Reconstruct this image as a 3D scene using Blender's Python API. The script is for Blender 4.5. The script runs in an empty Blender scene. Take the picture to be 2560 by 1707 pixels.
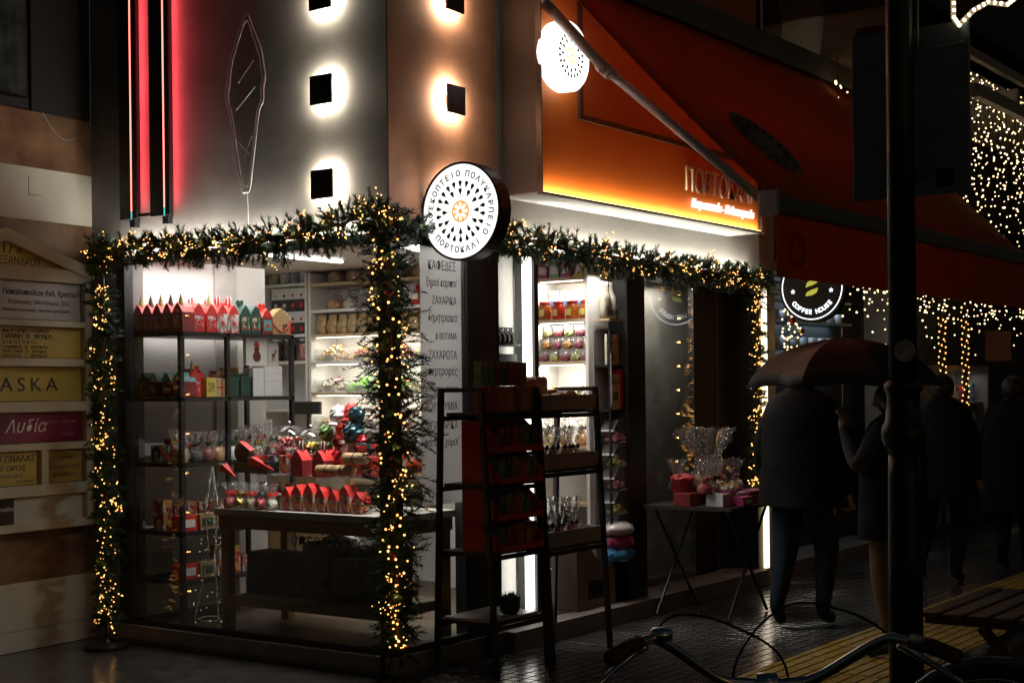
import bpy, bmesh, math, random
from mathutils import Vector, Matrix, Euler
R = math.radians
sc = bpy.context.scene
COL = sc.collection
rnd = random.Random(7)

# ------------------------------------------------------------------ camera, sky, added city glow fill, exposure
YAW = R(35.57)
cam_d = bpy.data.cameras.new('camera'); cam = bpy.data.objects.new('camera', cam_d); COL.objects.link(cam)
cam.location = (-6.235, -5.291, 1.6)
fw = Vector((math.cos(YAW), math.sin(YAW), 0)); rt = Vector((math.sin(YAW), -math.cos(YAW), 0)); up = Vector((0, 0, 1))
roll = R(-0.65)
r2 = rt * math.cos(roll) + up * math.sin(roll); u2 = up * math.cos(roll) - rt * math.sin(roll)
cam.matrix_world = Matrix.Translation(cam.location) @ Matrix((r2, u2, -fw)).transposed().to_4x4()
cam_d.sensor_width = 36; cam_d.lens = 36 * 3650 / 2560; cam_d.shift_y = 119 / 2560
cam_d.clip_start = 0.05; cam_d.clip_end = 400
sc.camera = cam
w = bpy.data.worlds.new('World'); sc.world = w; w.use_nodes = True
nt = w.node_tree; bg = nt.nodes['Background']
sky = nt.nodes.new('ShaderNodeTexSky'); sky.sky_type = 'NISHITA'; sky.sun_disc = False
sky.sun_elevation = R(4); sky.sun_rotation = R(200)
nt.links.new(sky.outputs[0], bg.inputs[0]); bg.inputs[1].default_value = 0.0065
sun_d = bpy.data.lights.new('city_glow_fill', 'SUN'); sun_d.energy = 0.004; sun_d.angle = R(20); sun_d.color = (.75, .85, 1)  # weak sun lamp added to stand in for ambient city glow
sun = bpy.data.objects.new('city_glow_fill', sun_d); COL.objects.link(sun); sun.rotation_euler = (R(40), 0, R(-20))
sc.view_settings.view_transform = 'Standard'; sc.view_settings.look = 'None'
sc.view_settings.exposure = 0.12; sc.view_settings.gamma = 1
sc.render.engine = 'CYCLES'
cy = sc.cycles
cy.use_denoising = True; cy.max_bounces = 8; cy.diffuse_bounces = 4; cy.glossy_bounces = 4
cy.transmission_bounces = 6; cy.transparent_max_bounces = 32; cy.sample_clamp_indirect = 3.0
cy.caustics_reflective = False; cy.caustics_refractive = False

# ------------------------------------------------------------------ materials
MATS = {}
def mat(name, c=(.5, .5, .5), rough=.6, metal=0., var=.12, scale=6., bump=0., bscale=40., spec=.5, coat=0., c2=None, detail=6, stretch=None):
    if name in MATS: return MATS[name]
    m = bpy.data.materials.new(name); m.use_nodes = True; MATS[name] = m
    n = m.node_tree.nodes; l = m.node_tree.links; b = n['Principled BSDF']
    b.inputs['Roughness'].default_value = rough; b.inputs['Metallic'].default_value = metal
    b.inputs['Specular IOR Level'].default_value = spec; b.inputs['Coat Weight'].default_value = coat
    tc = n.new('ShaderNodeTexCoord'); mp = n.new('ShaderNodeMapping'); l.new(tc.outputs['Object'], mp.inputs[0])
    if stretch: mp.inputs['Scale'].default_value = stretch
    if var > 0 or c2:
        nz = n.new('ShaderNodeTexNoise'); nz.inputs['Scale'].default_value = scale; nz.inputs['Detail'].default_value = detail
        l.new(mp.outputs[0], nz.inputs['Vector'])
        cr = n.new('ShaderNodeValToRGB'); l.new(nz.outputs['Fac'], cr.inputs[0])
        cr.color_ramp.elements[0].position = .32; cr.color_ramp.elements[1].position = .68
        lo = tuple(x * (1 - var) for x in c); hi = c2 or tuple(min(1, x * (1 + var)) for x in c)
        cr.color_ramp.elements[0].color = (*lo, 1); cr.color_ramp.elements[1].color = (*hi, 1)
        l.new(cr.outputs[0], b.inputs['Base Color'])
        mr = n.new('ShaderNodeMapRange'); l.new(nz.outputs['Fac'], mr.inputs[0])
        mr.inputs['To Min'].default_value = max(0, rough - .08); mr.inputs['To Max'].default_value = min(1, rough + .08)
        l.new(mr.outputs[0], b.inputs['Roughness'])
    else: b.inputs['Base Color'].default_value = (*c, 1)
    if bump:
        n2 = n.new('ShaderNodeTexNoise'); n2.inputs['Scale'].default_value = bscale; n2.inputs['Detail'].default_value = 5
        l.new(mp.outputs[0], n2.inputs['Vector'])
        bp = n.new('ShaderNodeBump'); bp.inputs['Strength'].default_value = bump; bp.inputs['Distance'].default_value = .02
        l.new(n2.outputs['Fac'], bp.inputs['Height']); l.new(bp.outputs[0], b.inputs['Normal'])
    return m
def emit(name, c=(1, 1, 1), s=1., sample=True):
    if name in MATS: return MATS[name]
    m = bpy.data.materials.new(name); m.use_nodes = True; MATS[name] = m
    n = m.node_tree.nodes; l = m.node_tree.links; n.remove(n['Principled BSDF'])
    e = n.new('ShaderNodeEmission'); e.inputs[0].default_value = (*c, 1); e.inputs[1].default_value = s
    l.new(e.outputs[0], n['Material Output'].inputs[0])
    if not sample: m.cycles.emission_sampling = 'NONE'
    return m
def clear(name, tint=(1, 1, 1), gloss=1., rough=0., haze=0., hc=(1, 1, 1), ior=1.45, bump=0.):
    """thin clear sheet: fresnel-weighted reflection over a tinted see-through layer, a little diffuse haze"""
    if name in MATS: return MATS[name]
    m = bpy.data.materials.new(name); m.use_nodes = True; MATS[name] = m
    n = m.node_tree.nodes; l = m.node_tree.links; n.remove(n['Principled BSDF'])
    t = n.new('ShaderNodeBsdfTransparent'); t.inputs[0].default_value = (*tint, 1)
    g = n.new('ShaderNodeBsdfGlossy'); g.inputs['Roughness'].default_value = rough
    fr = n.new('ShaderNodeLayerWeight'); fr.inputs[0].default_value = .5
    pw = n.new('ShaderNodeMath'); pw.operation = 'POWER'; pw.inputs[1].default_value = 5; l.new(fr.outputs['Facing'], pw.inputs[0])
    ma = n.new('ShaderNodeMath'); ma.operation = 'MULTIPLY_ADD'; ma.inputs[1].default_value = .96; ma.inputs[2].default_value = .04; l.new(pw.outputs[0], ma.inputs[0])
    mu = n.new('ShaderNodeMath'); mu.operation = 'MULTIPLY'; mu.inputs[1].default_value = gloss; mu.use_clamp = True
    l.new(ma.outputs[0], mu.inputs[0])
    mx = n.new('ShaderNodeMixShader'); l.new(mu.outputs[0], mx.inputs[0]); l.new(t.outputs[0], mx.inputs[1]); l.new(g.outputs[0], mx.inputs[2])
    out = mx
    if haze:
        d = n.new('ShaderNodeBsdfDiffuse'); d.inputs[0].default_value = (*hc, 1)
        m2 = n.new('ShaderNodeMixShader'); m2.inputs[0].default_value = haze
        l.new(mx.outputs[0], m2.inputs[1]); l.new(d.outputs[0], m2.inputs[2]); out = m2
    if bump:
        tc = n.new('ShaderNodeTexCoord'); n2 = n.new('ShaderNodeTexNoise'); n2.inputs['Scale'].default_value = 30
        l.new(tc.outputs['Object'], n2.inputs['Vector'])
        bp = n.new('ShaderNodeBump'); bp.inputs['Strength'].default_value = bump; bp.inputs['Distance'].default_value = .03
        l.new(n2.outputs['Fac'], bp.inputs['Height']); l.new(bp.outputs[0], g.inputs['Normal']); l.new(bp.outputs[0], fr.inputs['Normal'])
    l.new(out.outputs[0], n['Material Output'].inputs[0])
    return m

def prints(name, cols, scale=40., rough=.45):
    """busy printed card: patches of several inks"""
    if name in MATS: return MATS[name]
    m = bpy.data.materials.new(name); m.use_nodes = True; MATS[name] = m
    n = m.node_tree.nodes; l = m.node_tree.links; b = n['Principled BSDF']; b.inputs['Roughness'].default_value = rough
    tc = n.new('ShaderNodeTexCoord'); nz = n.new('ShaderNodeTexNoise'); nz.inputs['Scale'].default_value = scale * .6; mx = n.new('ShaderNodeMix'); mx.data_type = 'VECTOR'; mx.inputs[0].default_value = .04
    l.new(tc.outputs['Object'], nz.inputs['Vector']); l.new(tc.outputs['Object'], mx.inputs[4]); l.new(nz.outputs['Color'], mx.inputs[5])
    vo = n.new('ShaderNodeTexVoronoi'); vo.inputs['Scale'].default_value = scale; l.new(mx.outputs[1], vo.inputs['Vector'])
    sp = n.new('ShaderNodeSeparateColor'); l.new(vo.outputs['Color'], sp.inputs[0])
    cr = n.new('ShaderNodeValToRGB'); cr.color_ramp.interpolation = 'CONSTANT'; l.new(sp.outputs[0], cr.inputs[0])
    for k, c in enumerate(cols):
        e = cr.color_ramp.elements[k] if k < 2 else cr.color_ramp.elements.new(k / len(cols))
        e.position = k / len(cols); e.color = (*c, 1)
    l.new(cr.outputs[0], b.inputs['Base Color'])
    return m
BLACK = mat('black_metal', (.012, .012, .013), .4, 0, .2)
BLACKM = mat('black_matte', (.014, .014, .014), .7)
DGREY = mat('dark_grey_panel', (.035, .035, .037), .55, 0, .15)
PLASTER = mat('grey_plaster', (.225, .213, .205), .85, 0, .26, 2.6, .05, 22)
COPPER = mat('copper_plaster', (.50, .23, .13), .8, 0, .3, 2.8, .05, 22)
ORANGE = mat('orange_panel', (.62, .17, .028), .55, 0, .06, 3)
ORANGE2 = mat('orange_inset', (.50, .17, .05), .6, 0, .08, 3)
WHITEP = mat('white_plaster', (.62, .60, .57), .85, 0, .08, 3, .15, 30)
WHITE = mat('white_paint', (.78, .77, .75), .5, 0, .04)
WALLIN = mat('interior_wall', (.60, .59, .58), .8, 0, .06, 2)
WOOD = mat('pale_wood', (.56, .43, .27), .55, 0, .18, 5, stretch=(1, .2, 6))
TABLEW = mat('table_wood', (.22, .13, .06), .5, 0, .25, 5, stretch=(1, .3, 6))
CONC = mat('grey_concrete', (.20, .19, .18), .8, 0, .2, 5, .3, 40)
WPAPER = mat('white_card', (.80, .80, .79), .55, 0, .03)
RED = mat('red_card', (.62, .03, .025), .45, 0, .1, 12)
DRED = mat('dark_red_card', (.22, .018, .02), .5, 0, .35, 14)
GREEN = mat('dark_green_card', (.012, .06, .045), .5, 0, .2, 12)
TEAL = mat('teal_card', (.10, .30, .32), .5, 0, .2, 14)
KRAFT = mat('kraft_card', (.40, .26, .12), .7, 0, .12, 12)
YEL = mat('yellow_card', (.75, .62, .12), .5, 0, .1, 12)
PINK = mat('pink_card', (.45, .05, .20), .5, 0, .15, 12)
GLASS = clear('window_glass', (.97, .98, .97), 1.0)
GLASS2 = clear('door_glass', (.80, .81, .80), 2.4, haze=.05, hc=(.5, .5, .5))
CELLO = clear('cellophane', (.97, .97, .97), 2.4, .10, .05, bump=1.)
CELLO2 = clear('acrylic', (.95, .96, .96), 1.8, .02, .10)
FIR = mat('fir_needles', (.018, .055, .022), .6, 0, .5, 9)
BARK = mat('brown_twig', (.05, .03, .018), .8)
BULB = emit('warm_bulb', (1, .46, .12), 3.6, False)
BULB2 = emit('warm_white_bulb', (1, .74, .38), 3.0, False)
LEDW = emit('white_led', (1, .95, .86), 3.2)
CHROME = mat('chrome', (.75, .75, .77), .18, 1, .05)
RUBBER = mat('black_rubber', (.015, .015, .015), .75)
GOLD = mat('gold_foil', (.75, .50, .12), .25, 1, .2, 20)
REDFOIL = mat('red_foil', (.55, .02, .03), .25, .6, .2, 20)
GREENFOIL = mat('green_foil', (.10, .22, .06), .25, .5, .2, 20)
PETROL = mat('petrol_foil', (.01, .06, .08), .25, .4, .2, 20)
WFOIL = mat('white_foil', (.75, .72, .72), .25, .1, .15, 15)
INK = mat('dark_ink', (.03, .03, .032), .6, 0, 0)
GINK = mat('grey_ink', (.16, .15, .15), .6, 0, 0)

# ------------------------------------------------------------------ mesh builder
class MB:
    def __init__(s): s.v = []; s.f = []
    def box(s, x0, x1, y0, y1, z0, z1, M=None):
        b = len(s.v)
        p = [Vector((x, y, z)) for z in (z0, z1) for y in (y0, y1) for x in (x0, x1)]
        s.v += [(M @ q) if M else q for q in p]
        s.f += [tuple(b + i for i in q) for q in ((0, 2, 3, 1), (4, 5, 7, 6), (0, 1, 5, 4), (2, 6, 7, 3), (0, 4, 6, 2), (1, 3, 7, 5))]
        return s
    def quad(s, *p):
        b = len(s.v); s.v += [Vector(q) for q in p]; s.f.append(tuple(range(b, b + len(p)))); return s
    def tube(s, pts, r, n=8, caps=True):
        pts = [Vector(p) for p in pts]; rs = r if isinstance(r, (list, tuple)) else [r] * len(pts)
        b = len(s.v); u = None
        for i, p in enumerate(pts):
            t = (pts[min(i + 1, len(pts) - 1)] - pts[max(i - 1, 0)]).normalized()
            if u is None: u = t.orthogonal().normalized()
            u = (u - t * u.dot(t)).normalized(); w_ = t.cross(u)
            for k in range(n):
                a = 2 * math.pi * k / n; s.v.append(p + (u * math.cos(a) + w_ * math.sin(a)) * rs[i])
        for i in range(len(pts) - 1):
            for k in range(n):
                k2 = (k + 1) % n; s.f.append((b + i * n + k, b + i * n + k2, b + (i + 1) * n + k2, b + (i + 1) * n + k))
        if caps:
            s.f.append(tuple(b + k for k in reversed(range(n)))); s.f.append(tuple(b + (len(pts) - 1) * n + k for k in range(n)))
        return s
    def lathe(s, prof, c=(0, 0, 0), n=16, M=None, wob=0, rg=None):
        b = len(s.v); c = Vector(c)
        for r, z in prof:
            for k in range(n):
                a = 2 * math.pi * k / n; rr = r * (1 + (rg.uniform(-wob, wob) if wob else 0))
                q = Vector((rr * math.cos(a), rr * math.sin(a), z)); s.v.append(((M @ q) if M else q) + c)
        for i in range(len(prof) - 1):
            for k in range(n):
                k2 = (k + 1) % n; s.f.append((b + i * n + k, b + i * n + k2, b + (i + 1) * n + k2, b + (i + 1) * n + k))
        if prof[0][0] > 1e-4: s.f.append(tuple(b + k for k in reversed(range(n))))
        if prof[-1][0] > 1e-4: s.f.append(tuple(b + (len(prof) - 1) * n + k for k in range(n)))
        return s
    def prism(s, poly, d0, d1, M=None):
        """poly in local xy, extruded from z=d0 to z=d1"""
        b = len(s.v); n = len(poly)
        for d in (d0, d1):
            for p in poly:
                q = Vector((p[0], p[1], d)); s.v.append((M @ q) if M else q)
        s.f.append(tuple(b + k for k in reversed(range(n)))); s.f.append(tuple(b + n + k for k in range(n)))
        for k in range(n):
            k2 = (k + 1) % n; s.f.append((b + k, b + k2, b + n + k2, b + n + k))
        return s
    def blob(s, c, r, rg, amp=.18, n=8, m=6, M=None):
        c = Vector(c); b = len(s.v); r = (r, r, r) if isinstance(r, (int, float)) else r
        for i in range(m + 1):
            ph = math.pi * i / m
            for k in range(n):
                a = 2 * math.pi * k / n; q = 1 + rg.uniform(-amp, amp)
                d = Vector((math.sin(ph) * math.cos(a) * r[0], math.sin(ph) * math.sin(a) * r[1], -math.cos(ph) * r[2])) * (q if 0 < i < m else 1)
                s.v.append(c + ((M @ d) if M else d))
        for i in range(m):
            for k in range(n):
                k2 = (k + 1) % n; s.f.append((b + i * n + k, b + i * n + k2, b + (i + 1) * n + k2, b + (i + 1) * n + k))
        return s
    def mesh(s, name):
        me = bpy.data.meshes.new(name); me.from_pydata([tuple(v) for v in s.v], [], s.f); me.validate(); me.update()
        bm = bmesh.new(); bm.from_mesh(me); bmesh.ops.remove_doubles(bm, verts=bm.verts, dist=1e-5); bmesh.ops.recalc_face_normals(bm, faces=bm.faces); bm.to_mesh(me); bm.free()
        return me
def obj(name, data, m=None, parent=None, label=None, cat=None, group=None, kind=None, smooth=False, bevel=0, loc=None, rot=None):
    if isinstance(data, MB): data = data.mesh(name)
    o = bpy.data.objects.new(name, data); COL.objects.link(o)
    if m and data and not data.materials: data.materials.append(m)
    if parent: o.parent = parent
    if smooth and hasattr(data, 'polygons'):
        for p in data.polygons: p.use_smooth = True
    if bevel:
        b = o.modifiers.new('bevel', 'BEVEL'); b.width = bevel; b.segments = 2; b.limit_method = 'ANGLE'
    if loc: o.location = loc
    if rot: o.rotation_euler = rot
    for k, v in (('label', label), ('category', cat), ('group', group), ('kind', kind)):
        if v: o[k] = v
    return o
def thing(name, label, cat, loc=(0, 0, 0), rz=0, group=None):
    return obj(name, None, None, None, label, cat, group, loc=loc, rot=(0, 0, rz))
def dup(root, loc, rz=None, label=None, scale=None):
    r = root.copy(); COL.objects.link(r); r.location = loc
    if rz is not None: r.rotation_euler = (0, 0, rz)
    if label: r['label'] = label
    if scale: r.scale = scale if isinstance(scale, tuple) else (scale,) * 3
    for ch in list(root.children):
        c = ch.copy(); COL.objects.link(c); c.parent = r
        for g in ch.children:
            d = g.copy(); COL.objects.link(d); d.parent = c
    return r
FACE_S = Matrix.Rotation(R(90), 4, 'X')                                        # lettering that faces -y
FACE_W = Matrix.Rotation(R(-90), 4, 'Z') @ Matrix.Rotation(R(90), 4, 'X')      # lettering that faces -x
def text(s, size, pos, face, m, parent, name='lettering', align='LEFT', ext=.0008, shear=0, sx=1, bold=0, gap=1):
    c = bpy.data.curves.new(name, 'FONT'); c.body = s; c.size = size; c.align_x = align; c.extrude = ext; c.shear = shear; c.offset = bold; c.space_character = gap
    c.resolution_u = 3; c.materials.append(m)
    o = bpy.data.objects.new(name, c); COL.objects.link(o); o.parent = parent
    o.matrix_local = Matrix.Translation(pos) @ face @ Matrix.Diagonal((sx, 1, 1, 1))
    return o
def ring_text(s, size, centre, face, rad, a0, a1, m, parent, inward=False, ext=.0008, bold=0):
    n = len(s)
    if n == 2 and s[0] == s[1]: s = s[0]
    for i, ch in enumerate(s):
        if ch == ' ': continue
        a = R(a0 + (a1 - a0) * i / (n - 1))
        off = Matrix.Translation((rad * math.sin(a), rad * math.cos(a), 0))
        rot = Matrix.Rotation(-a + (math.pi if inward else 0), 4, 'Z')
        o = text(ch, size, (0, 0, 0), Matrix.Identity(4), m, parent, 'letter', 'CENTER', ext, bold=bold)
        o.matrix_local = Matrix.Translation(centre) @ face @ off @ rot @ Matrix.Translation((0, -size * .36, 0))
def area(name, loc, direction, sx, sy, power, color=(1, .93, .82), parent=None, spread=180):
    d = bpy.data.lights.new(name, 'AREA'); d.shape = 'RECTANGLE'; d.size = sx; d.size_y = sy; d.energy = power; d.color = color; d.spread = R(spread)
    o = bpy.data.objects.new(name, d); COL.objects.link(o); o.location = loc
    o.rotation_euler = direction
    if parent: o.parent = parent
    return o
UP, DOWN = (R(180), 0, 0), (0, 0, 0)
TO_PX, TO_NX, TO_PY, TO_NY = (0, R(-90), 0), (0, R(90), 0), (R(90), 0, 0), (R(-90), 0, 0)
def point(name, loc, power, color, parent=None, r=.03):
    d = bpy.data.lights.new(name, 'POINT'); d.energy = power; d.color = color; d.shadow_soft_size = r
    o = bpy.data.objects.new(name, d); COL.objects.link(o); o.location = loc
    if parent: o.parent = parent
    return o
B = lambda *a: MB().box(*a)
def spline(p, n=6, closed=False):
    p = [Vector(q) for q in p]; o = []; L = len(p)
    for i in range(L if closed else L - 1):
        a, b, c, d = (p[(i - 1) % L], p[i], p[(i + 1) % L], p[(i + 2) % L]) if closed else (p[max(i - 1, 0)], p[i], p[i + 1], p[min(i + 2, L - 1)])
        for k in range(n):
            t = k / n; o.append(.5 * ((2 * b) + (c - a) * t + (2 * a - 5 * b + 4 * c - d) * t * t + (3 * b - a - 3 * c + d) * t ** 3))
    o.append(p[0] if closed else p[-1]); return o

# ------------------------------------------------------------------ ground
PAVE = mat('wet_paving', (.05, .045, .042), .19, 0, .3, 7, .15, 60, .6)
# small square relief on each slab
_n = PAVE.node_tree.nodes; _l = PAVE.node_tree.links
_b = [x for x in _n if x.type == 'BSDF_PRINCIPLED'][0]
_tc = _n.new('ShaderNodeTexCoord'); _br = _n.new('ShaderNodeTexBrick'); _br.offset = 0
_br.inputs['Scale'].default_value = 1; _br.inputs['Brick Width'].default_value = .08; _br.inputs['Row Height'].default_value = .08; _br.inputs['Mortar Size'].default_value = .006
_l.new(_tc.outputs['Object'], _br.inputs['Vector'])
_bp = _n.new('ShaderNodeBump'); _bp.invert = True; _bp.inputs['Strength'].default_value = .8; _bp.inputs['Distance'].default_value = .006
_l.new(_br.outputs['Fac'], _bp.inputs['Height'])
_old = [x for x in _n if x.type == 'BUMP' and x is not _bp][0]; _old.inputs['Distance'].default_value = .004
_l.new(_old.outputs[0], _bp.inputs['Normal']); _l.new(_bp.outputs[0], _b.inputs['Normal'])
GROUND = mat('dark_ground', (.03, .028, .026), .55, 0, .3, 3, .3, 30)
ground = obj('ground', MB().quad((-60, -60, -.02), (80, -60, -.02), (80, 60, -.02), (-60, 60, -.02)), GROUND, kind='structure')
pavement = obj('pavement', B(-3.2, 14, -6.0, .02, -.019, -.008), GROUND, kind='structure')
pv = B(-.197, .197, -.197, .197, -.008, -.0045)
for i in range(5):
    for j in range(5):
        cx_, cy_ = -.16 + .08 * i, -.16 + .08 * j
        lo = [Vector((cx_ + a * .037, cy_ + b * .037, -.0044)) for a, b in ((-1, -1), (1, -1), (1, 1), (-1, 1))]; hi = [Vector((cx_ + a * .033, cy_ + b * .033, 0)) for a, b in ((-1, -1), (1, -1), (1, 1), (-1, 1))]
        pv.quad(*hi)
        for k in range(4): pv.quad(lo[k], lo[(k + 1) % 4], hi[(k + 1) % 4], hi[k])
pav_me = pv.mesh('paver'); pav_me.materials.append(PAVE)
TACT = mat('yellow_tactile', (.42, .26, .03), .5, 0, .25, 9, .2, 60)
tb = B(-.197, .197, -.197, .197, -.008, .001)
for k in range(5): tb.box(-.19, .19, -.17 + k * .08, -.13 + k * .08, .001, .006)
tact_me = tb.mesh('tactile_tile'); tact_me.materials.append(TACT)
slabs = []
for i in range(40):
    for j in range(15):
        x, y = -2.8 + .4 * i, -.2 - .4 * j
        tact = j in (4, 5)
        d = (x + 6.235) * fw.x + (y + 5.291) * fw.y
        r_ = (x + 6.235) * rt.x + (y + 5.291) * rt.y
        if d > 4.5 and -.40 < r_ / d < .40: slabs.append((d, x, y, tact))
slabs.sort()
far_b = MB()
for k, (d, x, y, tact) in enumerate(slabs):
    if k < 300: obj('tactile_tile' if tact else 'paver', tact_me if tact else pav_me, None, pavement, loc=(x, y, rnd.uniform(-.0012, .0012)))
    elif not tact: far_b.box(x - .197, x + .197, y - .197, y + .197, -.008, 0)
    else: obj('tactile_tile', tact_me, None, pavement, loc=(x, y, 0))
if far_b.v: obj('far_paving', far_b, PAVE, pavement, kind='stuff')
obj('alley_floor', B(-8, 0.0, .02, 2.6, -.019, -.002), PAVE, kind='structure')

# ------------------------------------------------------------------ neighbour building and its office directory
PERP = R(4)
nb = thing('neighbour_building', 'striped brown and white marble faced building with a dark upper window', 'building', (0, 2.56, 0), PERP)
MARB = mat('brown_marble', (.19, .095, .05), .38, 0, .45, 4.5, c2=(.27, .16, .09))
MARBW = mat('white_marble', (.55, .52, .44), .4, 0, .12, 3)
for z0, z1, m_ in ((0, .13, MARBW), (.13, .43, MARBW), (.43, .74, MARB), (.74, 1.4, MARBW), (1.4, 2.05, MARB), (2.05, 2.38, MARBW), (2.38, 2.70, MARB), (2.70, 3.035, MARBW), (3.035, 3.39, MARB)):
    for k in range(4): obj('wall_panel', B(-.9 * (k + 1) + .0015, -.9 * k - .0015, 0, .2, z0 + .0015, z1 - .0015), m_, nb)
obj('wall', B(-3.8, 0, .01, 1.2, 0, 6.5), DGREY, nb)
fr = obj('window_frame', B(-.5, -.02, -.015, .0, 3.39, 6.5).box(-3, -.53, -.03, .0, 3.41, 3.45), BLACKM, nb)
obj('window_pane', B(-3, -.52, -.006, 0.004, 3.45, 6.5), clear('dark_glass', (.7, .75, .72), 1.2), nb)
curt = MB()
for k in range(60):
    x = -2.6 + k * .0345; curt.quad((x, -.001 + .004 * (k % 2), 3.46), (x + .0345, -.001 + .004 * ((k + 1) % 2), 3.46), (x + .0345, -.001 + .004 * ((k + 1) % 2), 6.4), (x, -.001 + .004 * (k % 2), 6.4))
obj('curtain', curt, mat('leaf_curtain', (.045, .065, .05), .9, 0, .5, 7, c2=(.12, .14, .13)), nb)
obj('loose_wire', MB().tube([(-.42 + .4 * t, -.012, 3.40 - .16 * math.sin(t * 3.1)) for t in [k / 10 for k in range(11)]], .003, 5), mat('grey_cable', (.4, .38, .34), .6), nb)
obj('crack', B(-.52, -.517, -.0016, .001, 2.85, 2.98).box(-.515, -.42, -.0016, .001, 2.86, 2.863), BLACKM, nb)

dirb = thing('office_directory', 'cream gabled directory board of office name plates on the striped wall', 'directory board', (0, 2.56, 0), PERP)
CREAM = mat('cream_paint', (.52, .47, .35), .55, 0, .12, 5)
fb = MB(); bx = (-1.44, -.09)
for z0, z1 in ((2.31, 2.395), (2.025, 2.065), (1.775, 1.825), (1.49, 1.555), (1.25, 1.295), (.965, 1.035), (.75, .80)):
    fb.box(bx[0], bx[1], -.085, -.028, z0, z1)
fb.box(-.145, -.09, -.086, -.028, .751, 2.35); fb.box(bx[0], bx[0] + .055, -.086, -.028, .751, 2.35)
fb.box(-.51, -.455, -.084, -.028, 1.03, 1.25)
obj('frame', fb, CREAM, dirb, bevel=.004)
apx = -.765
for sgn in (-1, 1):
    x1 = apx + sgn * .69
    obj('gable_rail', MB().prism([(apx, 2.545), (apx, 2.625), (x1, 2.41), (x1, 2.335)] if sgn > 0 else [(apx, 2.625), (apx, 2.545), (x1, 2.335), (x1, 2.41)], .028, .095, FACE_S), CREAM, dirb)
obj('backing', B(bx[0], bx[1], -.028, -.002, .76, 2.38), mat('beige_backing', (.40, .37, .29), .7, 0, .1), dirb)
YPL = mat('brass_yellow_plate', (.50, .38, .09), .42, 0, .12, 4)
YPL2 = mat('dull_gold_plate', (.36, .25, .06), .45, 0, .15, 4)
SILV = mat('silver_grey_plate', (.44, .43, .42), .4, 0, .06, 4)
tri = obj('name_plate', MB().prism([(-1.36, 2.395), (-.17, 2.395), (apx, 2.56)], .028, .045, FACE_S), YPL, dirb)
text('17', .098, (-.775, -.0465, 2.475), FACE_S, INK, tri); text('Α', .055, (-.655, -.0465, 2.475), FACE_S, INK, tri)
text('ΑΛΕΞΑΝΔΡΟΥ', .066, (-.465, -.0465, 2.408), FACE_S, INK, tri, align='RIGHT', sx=.93)
def plate(x0, x1, z0, z1, m_):
    return obj('name_plate', B(x0, x1, -.048, -.028, z0, z1), m_, dirb, bevel=.002)
pl = plate(-1.38, -.15, 2.07, 2.305, SILV)
text('Παπαδοπούλου Ανδ. Χρυσάνθη', .049, (-.765, -.0495, 2.222), FACE_S, INK, pl, align='LEFT', sx=.86, bold=.0006)
text('Χειρουργός Οδοντίατρος, DDS', .040, (-.73, -.0495, 2.165), FACE_S, GINK, pl, sx=.84)
text('Αισθητική οδοντιατρική - Οδοντικά εμφυτεύματα', .026, (-.77, -.0495, 2.12), FACE_S, GINK, pl, sx=.88)
pl = plate(-1.38, -.15, 1.83, 2.02, YPL)
for s_, z_, h_, x_ in (('ΔΙΚΗΓΟΡΙΚΟ ΓΡΑΦΕΙΟ', 1.988, .031, 1.12), ('ΓΙΑΝΝΗ  Β.  ΒΡΑΚΑ', 1.953, .036, 1.2), ('Δ Ι Κ Η Γ Ο Ρ Ο Ι', 1.918, .025, 1.45), ('ΓΙΑΝΝΗΣ  Β.  ΒΡΑΚΑΣ', 1.888, .027, 1.3), ('ΧΡΙΣΤΙΝΑ  Π.  ΒΡΑΚΑ', 1.861, .027, 1.3), ('ΒΑΣΙΛΗΣ  Γ.  ΒΡΑΚΑΣ', 1.834, .027, 1.3)):
    text(s_, h_, (-.775, -.0495, z_), FACE_S, INK, pl, sx=x_ * .98, bold=.0006 if h_ > .03 else 0)
obj('rule_line', B(-.775, -.32, -.0495, -.048, 1.945, 1.947), INK, pl)
pl = plate(-1.38, -.15, 1.56, 1.77, YPL)
text('ALASKA', .122, (-.345, -.0495, 1.622), FACE_S, INK, pl, align='RIGHT', sx=1.2, gap=1.42)
MAG = mat('magenta_plate', (.13, .008, .035), .35, 0, .45, 3, c2=(.26, .02, .07))
pl = plate(-1.38, -.15, 1.30, 1.485, MAG)
text('Λυδία', .115, (-.765, -.0495, 1.365), FACE_S, WPAPER, pl, shear=.35)
text('Τσάντες - Παπούτσια', .022, (-.43, -.0495, 1.42), FACE_S, mat('pale_pink_ink', (.5, .3, .35), .6), pl); text('2ος όροφος', .02, (-.33, -.0495, 1.34), FACE_S, mat('pale_pink_ink'), pl)
pl = plate(-1.38, -.51, 1.04, 1.245, YPL)
text('Χ. ΤΖΙΝΑΛΑΣ', .056, (-.53, -.0495, 1.185), FACE_S, INK, pl, align='RIGHT'); text('ΔΙΚΗΓΟΡΟΣ', .045, (-.60, -.0495, 1.13), FACE_S, INK, pl, align='RIGHT', sx=1.25); text('ΠΑΡ΄ ΑΡΕΙΩ ΠΑΓΩ', .03, (-.63, -.0495, 1.088), FACE_S, GINK, pl, align='RIGHT'); text('3ος ΟΡΟΦΟΣ', .022, (-.54, -.0495, 1.055), FACE_S, GINK, pl, align='RIGHT')
pl = plate(-.455, -.15, 1.04, 1.245, YPL2)
for s_, z_ in (('ΑΧΙΛΛΕΑΣ', 1.185), ('ΓΚΑΤΖΙΡΟΥΛΗΣ', 1.13), ('ΔΙΚΗΓΟΡΟΣ', 1.075)): text(s_, .032, (-.30, -.0495, z_), FACE_S, GINK, pl, align='CENTER', sx=1.1)
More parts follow.
